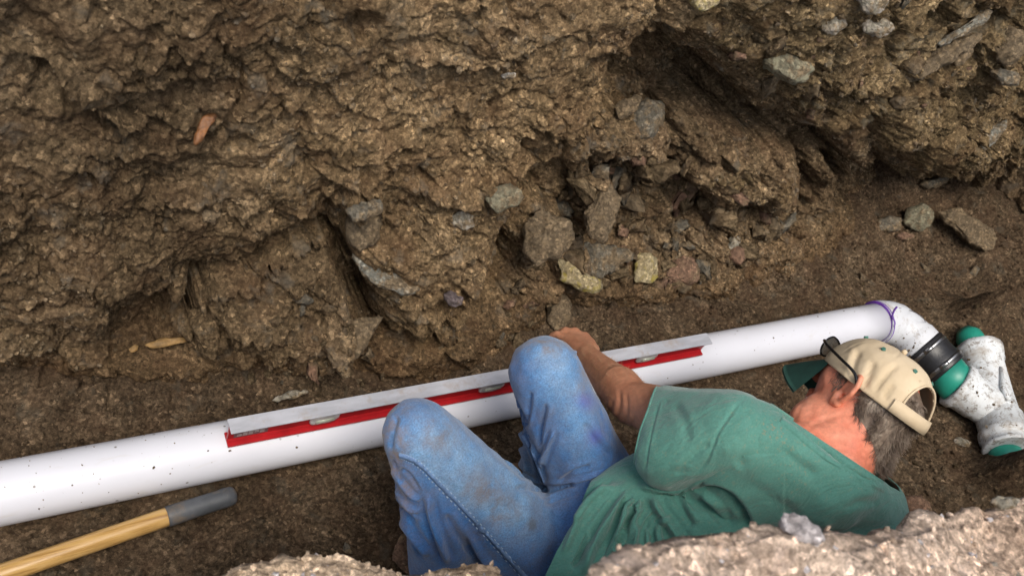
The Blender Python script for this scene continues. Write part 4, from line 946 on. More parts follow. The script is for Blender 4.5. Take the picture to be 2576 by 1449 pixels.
bm.to_mesh(body.data); bm.free()
P_ = co_np(body.data); d_ = P_-HC; fh = d_@Fw; lh = d_@Lw; uh = d_@Uw; N_ = no_np(body.data)
for s in (1, -1):                                           # eye sockets
    e = ((fh-.082)**2+(lh-s*.031)**2+((uh-.008)*1.3)**2)/.016**2; P_ -= N_*(.006*np.exp(-e))[:, None]
e = np.exp(-((uh+.057)/.0022)**2)*np.exp(-(lh/.024)**2)*(fh > .07); P_ -= N_*(.003*e)[:, None]
nk_ = np.exp(-((np.linalg.norm(P_-nkb, axis=1))/.16)**4)
P_ += N_*(.0010*nk_*pn(P_, 50, 3))[:, None]
set_co(body.data, P_)
near_head = np.minimum(np.linalg.norm(P_-HC, axis=1)/.17, np.linalg.norm(P_-nkb, axis=1)/.15)
el_ = np.exp(-(np.linalg.norm(P_-Lel-np.array([-.02, 0, .03]), axis=1)/.05)**2)
set_attr(body.data, 'red', np.clip(sstep(1.3, .9, near_head)+.15*el_, 0, 1))
for L in ([(1540,1075),(1552,1045),(1560,1005),(1556,975)], [(1560,1085),(1572,1055),(1578,1020),(1574,985)], [(1578,1095),(1592,1065),(1596,1035)], [(1526,1060),(1536,1030),(1540,1000)]): fold(body, L, 4, .0022, 'groove')
for L in ([(2020,1090),(2060,1060),(2110,1045),(2150,1040)], [(1995,1065),(2010,1030),(2030,1000)]): fold(body, L, 6, .0012, 'groove')
man = empty('person', (1.0, -.42, 0)); tag(man, 'worker in green shirt, blue jeans and tan cap sitting in the trench by the pipe', 'person')
adopt(body, man)
# ear
def ear(s):
    pts = []; 
    prof = [(-.004,.030),(-.018,.028),(-.026,.014),(-.024,-.004),(-.014,-.020),(-.004,-.032),(.006,-.034),(.008,-.020),(.004,0),(.004,.018)]
    hull_ = []
    rim = [hp(f-.006, s*(.074+.020*max(0, -f/.026)), u-.006) for f, u in prof]
    for k in range(len(rim)): hull_.append([(rim[k], .0052 if 5 > k or k > 6 else .0085), (rim[(k+1) % len(rim)], .0052 if 5 > k or k > 6 else .0085)])
    hull_.append([(hp(-.008, s*.074, .010), .007), (hp(-.012, s*.074, -.012), .008), (hp(-.022, s*.084, .006), .0035)])
    o = blob('ear', hull_, .0026, 3, mskin); set_attr(o.data, 'red', np.full(len(o.data.vertices), .75)); adopt(o, man)
ear(1); ear(-1)
meye = simple('eye_white', (.7, .68, .65), .2); miris = simple('iris', (.08, .07, .05), .2)
for s in (1, -1):
    e = blob('eye', [[(hp(.071, s*.031, .008), .0125)]], .003, 2, meye); adopt(e, man)
    i = blob('iris', [[(hp(.0815, s*.031, .004), .0045)]], .0015, 1, miris); i.parent = e
# ---- jeans
def jeans_mat():
    m, t, b = newmat('blue_denim'); n = NT(t)
    c = n.ramp(n.noise(9, 4, .6), [(.3, (.016, .075, .235)), (.7, (.038, .145, .37))])
    fd = n.attr('fade'); c = n.mix(fd, c, n.ramp(n.noise(30, 5, .7), [(.3, (.12, .26, .45)), (.7, (.24, .40, .58))]))
    wv = n.ramp(n.noise(330, 3, .8), [(.3, .62), (.7, 1.42)]); c = n.mix(1., c, wv, 'MULTIPLY')
    dm = n.math('MULTIPLY', n.attr('dirt'), n.ramp(n.noise(24, 6, .7), [(.38, 0.), (.62, 1.)])); c = n.mix(dm, c, (.20, .135, .085))
    ds = n.attr('dark'); c = n.mix(ds, c, (.09, .085, .08)); pu = n.attr('purple'); c = n.mix(pu, c, (.10, .055, .34))
    t.links.new(c, b.inputs['Base Color']); b.inputs['Roughness'].default_value = .9; b.inputs['Specular IOR Level'].default_value = .2; b.inputs['Sheen Weight'].default_value = .25
    nb = n.bump(n.noise(420, 3, .6), .6, .0006); nb = n.bump(n.noise(26, 6, .65, .6), .7, .006, nb); t.links.new(nb, b.inputs['Normal']); return m
mj = jeans_mat()
def lerp(a, b_, t_): return a*(1-t_)+b_*t_
up = np.array([0, 0, 1.])
J = []
J += [[(knL, .064), (lerp(knL, hipL, .3), .076)], [(lerp(knL, hipL, .3), .076), (lerp(knL, hipL, .65), .092)], [(lerp(knL, hipL, .65), .092), (hipL, .110)]]
J += [[(knR, .068), (lerp(knR, hipR, .35), .080)], [(lerp(knR, hipR, .35), .080), (lerp(knR, hipR, .7), .090)], [(lerp(knR, hipR, .7), .09), (hipR, .105)]]
J += [[(hipL, .110), (hipR, .105), (mid, .12)], [(mid, .12), (lerp(mid, waist, .5), .125)]]
cfL = lerp(knL, anL, .4)+np.array([.012, -.02, 0]); cfR = lerp(knR, anR, .4)+np.array([.02, -.02, 0])
J += [[(knL, .062), (cfL, .070)], [(cfL, .070), (anL, .062)], [(knR, .066), (cfR, .068)], [(cfR, .068), (anR, .06)]]
jn_ = blob('jeans', J, .0050, 12, mj, sub=1)
def cloth_noise(o, a, s, sd): 
    P_ = co_np(o.data); N_ = no_np(o.data); P_ += N_*(a*fbm(P_, s, 3, sd))[:, None]; set_co(o.data, P_)
cloth_noise(jn_, .004, 9, 5)
JF = [  # (line, width, depth, kind)
 ([(1272,1060),(1282,1052),(1300,1068),(1322,1105),(1345,1150),(1360,1190),(1372,1225)], 4, .006, 'ridge'),
 ([(1290,1000),(1310,1040),(1330,1075)], 6, .005, 'groove'), ([(1335,980),(1330,1030),(1318,1080)], 6, .005, 'groove'),
 ([(1375,1010),(1362,1070),(1352,1130)], 6, .006, 'groove'), ([(1395,1080),(1370,1140),(1358,1180)], 6, .006, 'ridge'),
 ([(1300,1110),(1320,1150),(1330,1200)], 5, .004, 'ridge'), ([(1405,1215),(1440,1190),(1490,1170)], 6, .005, 'groove'),
 ([(1398,1225),(1440,1212),(1500,1196),(1550,1180)], 5, .004, 'ridge'),
 ([(1470,1060),(1500,1110),(1545,1150)], 8, .004, 'groove'),
 ([(985,1165),(1000,1200),(1030,1240),(1062,1262)], 5, .010, 'ridge'), ([(978,1190),(990,1230),(1020,1270),(1060,1290)], 5, .009, 'ridge'),
 ([(1000,1175),(1030,1195),(1058,1240)], 5, .008, 'groove'), ([(985,1150),(1002,1185),(1010,1220)], 4, .008, 'groove'), ([(975,1210),(1000,1270),(1050,1320)], 6, .006, 'groove'),
 ([(1075,1240),(1085,1300),(1110,1370),(1130,1420)], 9, .009, 'ridge'), ([(1120,1290),(1150,1340),(1190,1400)], 9, .006, 'groove'), ([(1005,1300),(1040,1350),(1080,1400)], 8, .006, 'ridge'),
 ([(1180,1340),(1200,1380),(1235,1430)], 8, .005, 'ridge'),
 ([(1290,1230),(1340,1225),(1400,1228),(1450,1218)], 7, .006, 'groove'), ([(1360,1260),(1410,1240),(1455,1228)], 6, .004, 'ridge'),
 ([(1000,1040),(985,1090),(980,1140)], 8, .004, 'groove'), ([(1260,1130),(1300,1180),(1350,1210)], 6, .004, 'groove'),
 ([(1440,880),(1478,900),(1490,935)], 5, .004, 'ridge'),
]
for L, w_, a_, k_ in JF: fold(jn_, L, w_, a_*(1.6 if L[0][0] > 1040 or a_ < .008 else .75), k_)
seamL = [(1005,1146),(1020,1150),(1054,1168),(1099,1213),(1157,1272),(1211,1330),(1265,1390),(1330,1462)]
fold(jn_, seamL, 8, .0035, 'step', 16)
P_ = co_np(jn_.data); q_, _ = proj(P_); N_ = no_np(jn_.data)
def g2(cx, cy, a, b_, p=1.): return np.exp(-(((q_[:, 0]-cx)/a)**2+((q_[:, 1]-cy)/b_)**2)**p)
fade = .75*g2(1090,1110,110,110)+.85*g2(1200,1200,150,80)+.7*g2(1300,1290,110,90)+.65*g2(1400,930,70,110)+.5*g2(1460,1060,50,120)+.35*g2(1370,870,60,40)
e, _t = line_sd(q_, seamL); up_side = sstep(-6, 10, e); infr = (q_[:, 0] < 1420) & (q_[:, 1] > 1130)
fade = np.where(infr, fade*(.25+.75*up_side), fade)
set_attr(jn_.data, 'fade', np.clip(fade*.95+.03, 0, .78))
dirt = .9*g2(975,1080,40,90)+.35*g2(1095,1090,60,50)+.35*g2(1215,1230,50,40)+.6*g2(1370,862,70,30)+.7*g2(1470,940,16,40)+.5*g2(1010,1250,40,90)+.55*g2(1000,1170,30,30)+.35*g2(1260,1290,60,40)+.25
set_attr(jn_.data, 'dirt', np.clip(dirt, 0, .85))
set_attr(jn_.data, 'dark', np.clip(.6*g2(1340,1318,12,18,2), 0, 1)); set_attr(jn_.data, 'purple', np.clip(.42*g2(1472,1008,24,20,1.0)+.45*g2(1497,1098,18,20,1.0), 0, 1))
adopt(jn_, man)
def surf(o_list):
    return [BVHTree.FromPolygons([v.co[:] for v in o.data.vertices], [p.vertices[:] for p in o.data.polygons]) for o in o_list]
def hit(trees, x, y, up_=.001):
    r = ray(x, y); L_r = np.linalg.norm(r); d_ = V(r/L_r); best = None
    for t_ in trees:
        h_ = t_.ray_cast(V(CAM), d_)
        if h_[0] is not None and (best is None or h_[3] < best[3]): best = h_
    return None if best is None else (np.array(best[0])-np.array(d_)*up_, np.array(best[1]))
tj = surf([jn_])
mseam = simple('seam_denim', (.13, .22, .40), .9, var=.3, vs=200)
def strip(name, L, wid, mat, par, trees, up_=.0012, th_=.0012, n_=10, prof=None):
    C_ = catmull([(p[0], p[1], 0) for p in L], n_); rows = []
    for k, c in enumerate(C_):
        h_ = hit(trees, c[0], c[1], up_)
        if h_ is None: continue
        rows.append(h_)
    Pp = np.array([r[0] for r in rows]); Nn = np.array([r[1] for r in rows])
    for _ in range(2): Pp[1:-1] = (Pp[:-2]+2*Pp[1:-1]+Pp[2:])/4
    T = np.gradient(Pp, axis=0); T /= np.linalg.norm(T, axis=1)[:, None]; B = np.cross(T, Nn); B /= np.linalg.norm(B, axis=1)[:, None]
    vs = []; fs = []; pf = prof or [(-.5, -.002), (-.42, th_), (0, th_*1.2), (.42, th_), (.5, -.002)]
    for k in range(len(Pp)):
        for a_, h2_ in pf: vs.append(Pp[k]+B[k]*a_*wid+Nn[k]*h2_)
    m_ = len(pf)
    for k in range(len(Pp)-1):
        for j in range(m_-1): fs.append((k*m_+j, k*m_+j+1, (k+1)*m_+j+1, (k+1)*m_+j))
    o = mesh_np(name, np.array(vs), fs, mat); adopt(o, par) if par else None; return o
sm_ = strip('seam', seamL, .012, mseam, None, tj); sm_.parent = jn_; sm_.matrix_parent_inverse = Matrix.Identity(4)
sm_ = strip('seam', [(1274,1062),(1284,1056),(1300,1070),(1322,1107),(1345,1152),(1360,1192),(1372,1222)], .006, mseam, None, tj); sm_.parent = jn_
mst = simple('seam_thread', (.30, .40, .52), .8); C_ = catmull([(p[0], p[1], 0) for p in seamL], 12); vs = []; fs = []
for off_ in (-7, 7):
    for a, b_ in zip(C_[::2], C_[1::2]):
        dx, dy = b_[0]-a[0], b_[1]-a[1]; l_ = math.hypot(dx, dy) or 1; ox, oy = -dy/l_*off_, dx/l_*off_
        h0_, h1_ = hit(tj, a[0]+ox, a[1]+oy, .0016), hit(tj, a[0]+ox+dx*.9, a[1]+oy+dy*.9, .0016)
        if h0_ is None or h1_ is None: continue
        p0_, p1_ = h0_[0], h1_[0]; sd_ = nrmz(np.cross(p1_-p0_, h0_[1]))*.0009; k0 = len(vs)
        vs += [p0_-sd_, p0_+sd_, p1_+sd_, p1_-sd_, p0_+h0_[1]*.001, p1_+h0_[1]*.001]; fs += [(k0, k0+4, k0+5, k0+3), (k0+4, k0+1, k0+2, k0+5)]
if vs: o = mesh_np('stitching', np.array(vs), fs, mst); o.parent = jn_
# boots
mboot = simple('tan_work_boot', (.20, .12, .06), .7, var=.3, bump=.001); msole = simple('boot_sole', (.03, .028, .025), .8)
for an_, dr_ in ((anL, nrmz([-.85, .2, 0])), (anR, nrmz([-.9, .1, 0]))):
    z_ = floor_z(an_[0], an_[1]); f0 = np.array([an_[0], an_[1], z_])
    bo = blob('boot', [[(an_+up*.02, .05), (f0+up*.05, .045)], [(f0+up*.05-dr_*.03, .042), (f0+up*.05+dr_*.09, .042), (f0+up*.035+dr_*.16, .036)]], .006, 5, mboot); adopt(bo, man)
    sb = blob('boot_sole', [[(f0+up*.012-dr_*.045, (.04, .04, .012)), (f0+up*.012+dr_*.06, (.046, .046, .012)), (f0+up*.012+dr_*.165, (.038, .038, .012))]], .006, 2, msole); sb.parent = bo
# ---- shirt
m, t, b = newmat('green_cotton'); n = NT(t)
c = n.ramp(n.noise(5, 4, .6), [(.3, (.066, .195, .160)), (.7, (.108, .270, .222))])
c = n.mix(1., c, n.ramp(n.noise(300, 3, .7), [(.3, .86), (.7, 1.14)]), 'MULTIPLY')
dm = n.math('MULTIPLY', n.attr('dirt'), n.ramp(n.noise(150, 4, .8), [(.56, 0.), (.64, 1.)])); c = n.mix(dm, c, (.24, .20, .12))
t.links.new(c, b.inputs['Base Color']); b.inputs['Roughness'].default_value = .92; b.inputs['Specular IOR Level'].default_value = .15; b.inputs['Sheen Weight'].default_value = .3
nb = n.bump(n.noise(400, 3, .6), .4, .0004); nb = n.bump(n.noise(16, 6, .6, .8, vec=n.mapping((1, 2.2, .8), (.3, .5, .6))), .8, .010, nb); t.links.new(nb, b.inputs['Normal']); mshirt = m
chL = PD(1800, 1190, 1.78); chR = PD(2110, 1320, 1.80); back_ = PD(2060, 1240, 1.72)
wL = PD(1600, 1290, 1.80); wR = PD(1700, 1420, 1.80); hL = PD(1430, 1430, 1.77); hR = PD(1558, 1322, 1.78); hB = PD(1540, 1480, 1.80)
slv = PD(1672, 1066, 1.80); slv2 = PD(1680, 1146, 1.70)
T = []
T += [[(nkb-nrmz(HC-nkb)*.03, .094), (nkb+nrmz(HC-nkb)*.05, .090)], [(Lsh, .070), (Rsh, .078), (nkb-nrmz(HC-nkb)*.02, .092), (PD(2150, 1235, 1.66), .03)], [(Lsh, .068), (Rsh, .075), (chL, .105), (chR, .120), (back_, .07)]]
T += [[(chL, .105), (chR, .120), (wL, .10), (wR, .115)], [(wL, .10), (wR, .115), (hL, .125), (hR, .10), (hB, .11)]]
T += [[(Rsh, .075), (lerp(Rsh, Rel, .6), .075)]]
shirt = blob('shirt', T, .0052, 12, mshirt, sub=1); sleeve = blob('sleeve', [[(Lsh, .075), (lerp(Lsh, chL, .35), .07), (slv, .074), (slv2, .062)]], .0050, 10, mshirt, sub=1)
axs = nrmz(np.cross(ray(1655, 975), ray(1592, 1225))); axs = axs if axs@(Lsh-CAM) < 0 else -axs; axs = nrmz(axs+.15*nrmz(PD(1625, 1092, 1.86)-Lsh))
cut_plane(sleeve, PD(1622, 1100, 1.78), axs)
hemn = nrmz(np.cross(ray(1490, 1200), ray(1370, 1449))); hemn = hemn if hemn@(Lsh-CAM) < 0 else -hemn
cut_plane(shirt, CAM+ray(1370, 1449), hemn)
cn = nrmz(np.cross(ray(1972, 1042), ray(2228, 1214))); cn = cn if cn@(HC-CAM) > 0 else -cn
cut_plane(shirt, CAM+ray(2100, 1128), cn, .16, nkb+cn*.05)
ra_ = nrmz(Rel-Rsh); cut_plane(shirt, lerp(Rsh, Rel, .6)+ra_*.03, ra_, .12, lerp(Rsh, Rel, .6)+ra_*.06)
cloth_noise(shirt, .005, 7, 8)
SF = [([(1585,1232),(1545,1285),(1500,1360),(1462,1449)], 9, .012, 'ridge'), ([(1600,1236),(1570,1310),(1535,1400),(1520,1449)], 8, .011, 'ridge'),
 ([(1610,1240),(1600,1320),(1580,1400),(1570,1449)], 8, .009, 'ridge'), ([(1560,1215),(1505,1250),(1450,1320),(1415,1400)], 8, .008, 'ridge'),
 ([(1530,1215),(1480,1260),(1440,1320)], 6, .005, 'ridge'), ([(1475,1335),(1465,1380),(1440,1430)], 5, .008, 'groove'),
 ([(1640,1240),(1660,1290),(1700,1340),(1720,1380)], 10, .008, 'ridge'), ([(1690,1232),(1720,1290),(1745,1330)], 9, .007, 'groove'),
 ([(1740,1222),(1800,1215),(1850,1240),(1885,1290),(1900,1345)], 11, .012, 'step'), ([(1700,1240),(1760,1270),(1820,1300),(1860,1330)], 12, .008, 'groove'),
 ([(1760,1240),(1800,1270),(1830,1310)], 8, .005, 'ridge'), ([(1630,1300),(1640,1350),(1640,1400)], 7, .006, 'groove'),
 ([(2125,1285),(2165,1265),(2215,1262)], 10, .003, 'groove'),
 ([(1862,1008),(1835,1045),(1808,1085),(1790,1130),(1768,1175),(1735,1200)], 4, .003, 'groove'),
 ([(1600,1228),(1660,1240),(1720,1236),(1780,1205)], 7, .012, 'step'),
 ([(1662,1000),(1645,1060),(1632,1120),(1620,1200)], 3, .0018, 'groove'),
 ([(1960,1110),(2000,1160),(2060,1200)], 12, .003, 'groove'), ([(2030,1090),(2090,1145),(2150,1190),(2215,1225)], 4, .0025, 'groove'),
 ([(1900,1050),(1880,1120),(1850,1180)], 16, .004, 'groove')]
for L, w_, a_, k_ in SF: fold(shirt, L, w_*1.1, a_*(1.5 if k_ != 'step' else 1.2), k_)
for k in range(9):
    a0 = 1500+k*24; fold(shirt, [(1600+k*12, 1262+k*4), (1560+k*12, 1330), (a0+8*math.sin(k*2.1), 1440)], 8, .003+.0012*(k % 3), 'groove' if k % 2 else 'ridge')
cloth_noise(sleeve, .003, 8, 9)
for L, w_, a_, k_ in SF+[([(1700,1200),(1740,1150),(1790,1110)], 9, .004, 'groove'), ([(1690,1010),(1720,1060),(1730,1120)], 12, .003, 'groove')]: fold(sleeve, L, w_, a_ if a_ < .006 else 0, k_)
P_ = co_np(shirt.data); q_, _ = proj(P_)
set_attr(shirt.data, 'dirt', np.clip(.8*g2(1960,1090,80,50)+.5*g2(1820,1130,60,60)+.4*g2(2000,1200,60,40)+.25, 0, 1) if len(q_) == len(P_) else 0)
thicken(shirt, .0025); adopt(shirt, man); thicken(sleeve, .0025); sleeve.parent = shirt; set_attr(sleeve.data, 'dirt', np.full(len(sleeve.data.vertices), .3))
# collar rib
bm = bmesh.new(); bm.from_mesh(shirt.data); bm.from_mesh(sleeve.data); bm.edges.ensure_lookup_table()
mcol = mshirt
def boundary(center, rad):
    es = [e for e in bm.edges if e.is_boundary and (e.verts[0].co-V(center)).length < rad]
    if not es: return []
    adj = {}
    for e in es:
        for v in e.verts: adj.setdefault(v, []).append(e)
    best = []
    seen = set()
    for e0_ in es:
        if e0_ in seen: continue
        seen.add(e0_); loop = [e0_.verts[0], e0_.verts[1]]
        while True:
            nx_ = [e for e in adj[loop[-1]] if e not in seen]
            if not nx_: break
            seen.add(nx_[0]); loop.append(nx_[0].other_vert(loop[-1]))
        if len(loop) > len(best): best = loop
    return [np.array(v.co[:]) for v in best]
def smooth_loop(L, it=30):
    A = np.array(L)
    for _ in range(it): A = (np.roll(A, 1, 0)+2*A+np.roll(A, -1, 0))/4
    return A
for nm, cc_, rd_, w_ in (('collar', nkb+cn*.03, .16, .0055), ('sleeve_hem', PD(1612, 1092, 1.83), .2, .0035)):
    lp = boundary(cc_, rd_)
    if len(lp) > 20:
        A = smooth_loop(lp[:-1], 6)[::2]; A = list(A)+[A[0]]
        o = tube(nm, A, w_*.8 if nm == 'collar' else w_*.6, mshirt, None, 8, False); set_attr(o.data, 'dirt', np.zeros(len(o.data.vertices))); o.parent = shirt
bm.free()
tsh = surf([shirt])
o = strip('neck_rib', [(1966,1054),(2008,1088),(2050,1124),(2110,1166),(2170,1203),(2224,1228)], .016, mshirt, None, tsh, .0012, .0012); set_attr(o.data, 'dirt', np.zeros(len(o.data.vertices))); o.parent = shirt
# ---- cap
m, t, b = newmat('tan_canvas'); n = NT(t)
c = n.ramp(n.noise(9, 5, .6), [(.3, (.50, .39, .25)), (.7, (.64, .52, .36))]); sp = n.ramp(n.noise(60, 4, .7), [(.64, 0.), (.72, 1.)]); c = n.mix(n.math('MULTIPLY', sp, .35), c, (.25, .17, .10))
t.links.new(c, b.inputs['Base Color']); b.inputs['Roughness'].default_value = .85; b.inputs['Specular IOR Level'].default_value = .2
nb = n.bump(n.noise(380, 3, .6), .4, .0004); nb = n.bump(n.noise(24, 4, .55), .5, .006, nb); t.links.new(nb, b.inputs['Normal']); mcap = m
mgreen = simple('dark_green_cloth', (.012, .055, .042), .8, var=.25, vs=40); mey = simple('green_eyelet', (.05, .16, .12), .6)
NA, NB = 128, 44; vs = []; keep = []
a_f, a_l, a_u, u0 = .110, .088, .090, .012
def cap_pt(al, be, off=0):
    """al round the head (0 = front), be 0 rim .. 1 apex"""
    ph_ = be*math.pi/2; r_ = math.cos(ph_)**.72; hgt = math.sin(ph_)**.95
    f = math.cos(al)*r_*(a_f+off)-.006; l = math.sin(al)*r_*(a_l+off); u = u0-.018*math.cos(al)*(1-be)*0 + hgt*(a_u+off) - .010*(1-math.cos(al))/2*(1-be)
    return f, l, u
for i in range(NA):
    al = 2*math.pi*i/NA
    for j in range(NB+1):
        be = j/NB*.985; vs.append(hp(*cap_pt(al, be)))
vs = np.array(vs); fs = []
def in_opening(al, be):
    d_ = (al-math.pi)/.62; return (be > .15) and ((d_*d_)+((be-.15)/.40)**2 < 1)
for i in range(NA):
    i2 = (i+1) % NA
    for j in range(NB):
        al = 2*math.pi*(i+.5)/NA; be = (j+.5)/NB*.985
        if in_opening(al, be): continue
        fs.append((i*(NB+1)+j, i2*(NB+1)+j, i2*(NB+1)+j+1, i*(NB+1)+j+1))
fs.append(tuple(i*(NB+1)+NB for i in range(NA)))
cap = mesh_np('cap', vs, fs, mcap); bm = bmesh.new(); bm.from_mesh(cap.data); bmesh.ops.delete(bm, geom=[v for v in bm.verts if not v.link_faces], context='VERTS'); bmesh.ops.recalc_face_normals(bm, faces=bm.faces[:]); bm.to_mesh(cap.data); bm.free()
P_ = co_np(cap.data); N_ = no_np(cap.data)
d_ = P_-HC; al_ = np.arctan2(d_@Lw, d_@Fw); 
panel = np.minimum.reduce([np.abs(np.angle(np.exp(1j*(al_-math.pi*k/3-math.pi/6*0)))) for k in range(6)])
P_ += N_*(.0030*fbm(P_, 14, 3, 4)-.0016*np.exp(-(panel/.02)**2)*((d_@Uw) > .04))[:, None]; set_co(cap.data, P_)
for L, w_, a_ in (([(2140,960),(2150,905),(2165,880)], 7, .006), ([(2170,980),(2185,940),(2200,905)], 7, .006), ([(2200,990),(2215,960),(2240,930),(2262,915)], 6, .005), ([(2225,1010),(2230,985),(2250,965)], 6, .005)): fold(cap, L, w_, a_, 'groove')
thicken(cap, .002); adopt(cap, man)
# opening edge binding, strap, brim, eyelets, button
ob = []
for k in range(41):
    q = math.pi*k/40; d2 = math.cos(q)*.62; bb = .15+.40*math.sin(q); ob.append(hp(*cap_pt(math.pi+d2, bb, .0005)))
o = tube('opening_binding', ob, .0022, mcap, None, 8); o.parent = cap
st_ = []; 
vs = []; fs = []; K = 40
for k in range(K+1):
    al = math.pi-.78+1.56*k/K
    for be, of in ((.0, .003), (.0, .005), (.075, .0055), (.15, .005), (.15, .003)): vs.append(hp(*cap_pt(al, be, of)))
for k in range(K):
    for j in range(4): fs.append((k*5+j, k*5+j+1, (k+1)*5+j+1, (k+1)*5+j))
o = mesh_np('strap', np.array(vs), fs, mcap); o.parent = cap
vs = []; fs = []; K, Jn = 28, 10
for s_ in (0, 1):
    for k in range(K+1):
        al = -.95+1.9*k/K; f0, l0, u0_ = cap_pt(al, 0)
        ext = .070*math.cos(al/.95*math.pi/2*.92)**.6
        for j in range(Jn+1):
            w_ = j/Jn; f = f0+ext*w_; l = l0*(1+.04*w_); u = u0_-.052*w_**1.2-.034*(l/.085)**2*w_**.5*1. - s_*.0035
            vs.append(hp(f, l, u))
n1 = (K+1)*(Jn+1)
for s_ in (0, 1):
    for k in range(K):
        for j in range(Jn):
            a = s_*n1+k*(Jn+1)+j; f = (a, a+Jn+1, a+Jn+2, a+1); fs.append(f if s_ else f[::-1])
rim_ = [k*(Jn+1)+Jn for k in range(K+1)]
for a, b_ in zip(rim_, rim_[1:]): fs.append((a, b_, b_+n1, a+n1))
o = mesh_np('brim', np.array(vs), fs, mgreen); o.parent = cap
for al, be in ((math.pi*.5, .62), (math.pi*.80, .62), (math.pi*.22, .62), (-math.pi*.5, .62), (-math.pi*.8, .62), (-math.pi*.22, .62)):
    c0_ = hp(*cap_pt(al, be, -.001)); c1_ = hp(*cap_pt(al, be, .0032)); o = tube('eyelet', [c0_, c1_], [.0042, .0038], mey, None, 14); o.parent = cap
o = blob('button', [[(hp(-.006, 0, u0+a_u+.002), (.006, .006, .006))]], .0022, 1, mcap); o.parent = cap
# ---- sunglasses pushed up beside the cap
mblk = simple('black_frame', (.008, .008, .009), .22); mlens = None
m, t, b = newmat('smoked_lens'); b.inputs['Base Color'].default_value = (.25, .27, .28, 1); b.inputs['Transmission Weight'].default_value = .85; b.inputs['Roughness'].default_value = .03; b.inputs['IOR'].default_value = 1.1; mlens = m
sg = tube('sunglasses', catmull([hp(-.030, .086, .0), hp(-.012, .092, .022), hp(.03, .094, .030), hp(.075, .085, .036), hp(.098, .066, .040)], 6), .0028, mblk, None, 8)
adopt(sg, man)
o = tube('temple', catmull([hp(-.030, -.086, .0), hp(-.012, -.092, .022), hp(.03, -.094, .030), hp(.075, -.085, .036), hp(.098, -.066, .040)], 6), .0028, mblk, None, 8); o.parent = sg
for s in (1, -1):
    pts = [hp(.104-.006*abs(math.cos(a)), s*(.036+.026*math.cos(a)), .036+.020*math.sin(a)) for a in np.linspace(0, 2*math.pi, 29)]
    o = tube('lens_frame', pts, .0018, mblk, None, 8, False); o.parent = sg
    c_ = hp(.104, s*.036, .036); vs = [c_]+pts[:-1]; fs = [(0, k+1, (k+1) % 28+1) for k in range(28)]; l_ = mesh_np('lens', np.array(vs), fs, mlens, None, True); l_.parent = sg
# ---- hair
m, t, b = newmat('grey_brown_hair'); n = NT(t)
c = n.ramp(n.noise(45, 4, .7), [(.3, (.09, .062, .044)), (.5, (.20, .150, .112)), (.72, (.42, .35, .28))]); t.links.new(c, b.inputs['Base Color']); b.inputs['Roughness'].default_value = .5; mhair = m
R6 = random.Random(11)
hs = blob('hair', [[(hp(-.028, 0, .0), .0765), (hp(-.040, 0, -.045), .064), (hp(-.005, 0, .012), .077)], [(hp(-.040, 0, -.045), .064), (hp(-.052, -.010, -.085), .050)]], .004, 4, mhair)
bm = bmesh.new(); bm.from_mesh(hs.data)
kill = []
for f in bm.faces:
    c = np.array(f.calc_center_median()[:])-HC; f_, l_, u_ = c@Fw, c@Lw, c@Uw
    lim = -.028 if abs(l_) > .035 else -.02
    pq_ = proj((c+HC)[None])[0][0]; fc_ = np.array(f.normal[:])@nrmz(CAM-(c+HC)) > -.1; hx_ = np.interp(pq_[1], [900, 984, 1050, 1110, 1175, 1260], [2060, 2116, 2155, 2195, 2210, 2222])
    if f_ > .020 or (fc_ and u_ < .01 and pq_[0] < hx_) or (f_ > -.024+.28*min(0, u_)-.15*max(0, l_-.03) and u_ < .008) or u_ < -.088: kill.append(f)
bmesh.ops.delete(bm, geom=kill, context='FACES'); bm.to_mesh(hs.data); bm.free(); adopt(hs, man)
vs = []; fs = []
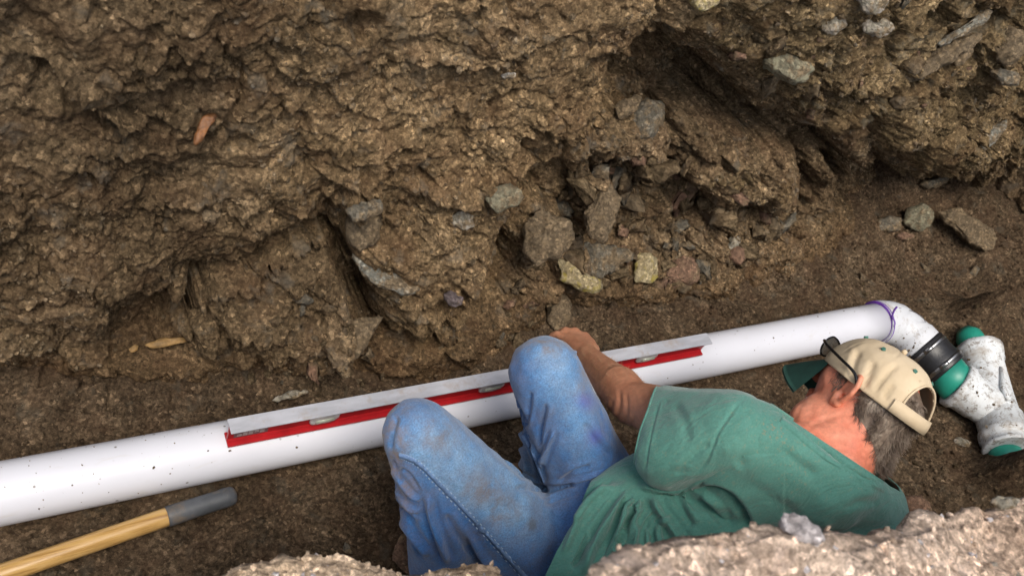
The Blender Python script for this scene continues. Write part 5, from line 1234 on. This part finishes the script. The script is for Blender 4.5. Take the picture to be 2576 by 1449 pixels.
def strand(root, d0, ln, curl, r0):
    k0 = len(vs); n_ = 8; p = np.array(root); d = np.array(d0); ax_ = nrmz([R6.gauss(0, 1) for _ in range(3)])
    for i in range(n_):
        rr0 = r0*(1-.75*i/(n_-1)); a = nrmz(np.cross(d, [.3, .5, .8])); b2 = np.cross(nrmz(d), a)
        for q in range(3): vs.append(p+rr0*(math.cos(2.094*q)*a+math.sin(2.094*q)*b2))
        p = p+nrmz(d)*ln/n_; d = nrmz(d+np.cross(ax_, d)*curl+np.array([R6.gauss(0, .05) for _ in range(3)]))
    for i in range(n_-1):
        for q in range(3): a = k0+i*3+q; b2 = k0+i*3+(q+1) % 3; fs.append((a, b2, b2+3, a+3))
hN = no_np(hs.data); hV = co_np(hs.data); ids = list(range(len(hV)))
clump = {}
for k in range(5200):
    i = R6.choice(ids); p = hV[i]; nn = hN[i]; c = p-HC; f_, l_, u_ = c@Fw, c@Lw, c@Uw
    if u_ > .045: continue
    g = hash((round(f_*45), round(l_*45), round(u_*45))) % 997; rg = random.Random(g)
    flow = -Uw*.75-Fw*(.75)+Lw*(.15*np.sign(l_))
    d0 = nrmz(flow-nn*np.dot(flow, nn)+nn*.30+np.array([rg.gauss(0, .28) for _ in range(3)])+np.array([R6.gauss(0, .10) for _ in range(3)]))
    low = max(0, min(1, (.0-u_)/.08))
    strand(p-nn*.001, d0, R6.uniform(.014, .026)+.006*low, rg.uniform(-.30, .30), .00070)
# short grey sideburn and temple hairs
for k in range(500):
    f_ = R6.uniform(-.004, .045); u_ = R6.uniform(-.030, .016)
    if u_ < -.012 and f_ > .02: continue
    p = hp(f_, .068-.25*max(0, f_-.02), u_); strand(p, nrmz(-Fw*.3-Uw*.8+Lw*.25+np.array([R6.gauss(0, .2) for _ in range(3)])), R6.uniform(.008, .018), R6.uniform(-.1, .1), .0006)
o = mesh_np('hair_strands', np.array(vs), fs, mhair); o.parent = hs
# pale hairs along the forearm
mah = simple('arm_hair', (.45, .28, .15), .5); vs = []; fs = []
tb_ = surf([body])
for k in range(420):
    t_ = R6.random(); c = lerp(Lel, Lwr, t_); ang = R6.uniform(0, 6.28); ax_ = nrmz(Lwr-Lel); s1 = nrmz(np.cross(ax_, [0, 0, 1.])); s2 = np.cross(ax_, s1); dd_ = math.cos(ang)*s1+math.sin(ang)*s2
    h_ = tb_[0].ray_cast(V(c+dd_*.12), V(-dd_), .12)
    if h_[0] is None: continue
    strand(np.array(h_[0]), nrmz(dd_*.55+ax_*.8+np.array([R6.gauss(0, .3) for _ in range(3)])), R6.uniform(.006, .014), R6.uniform(-.2, .2), .00028)
o = mesh_np('arm_hair', np.array(vs), fs, mah); adopt(o, man)
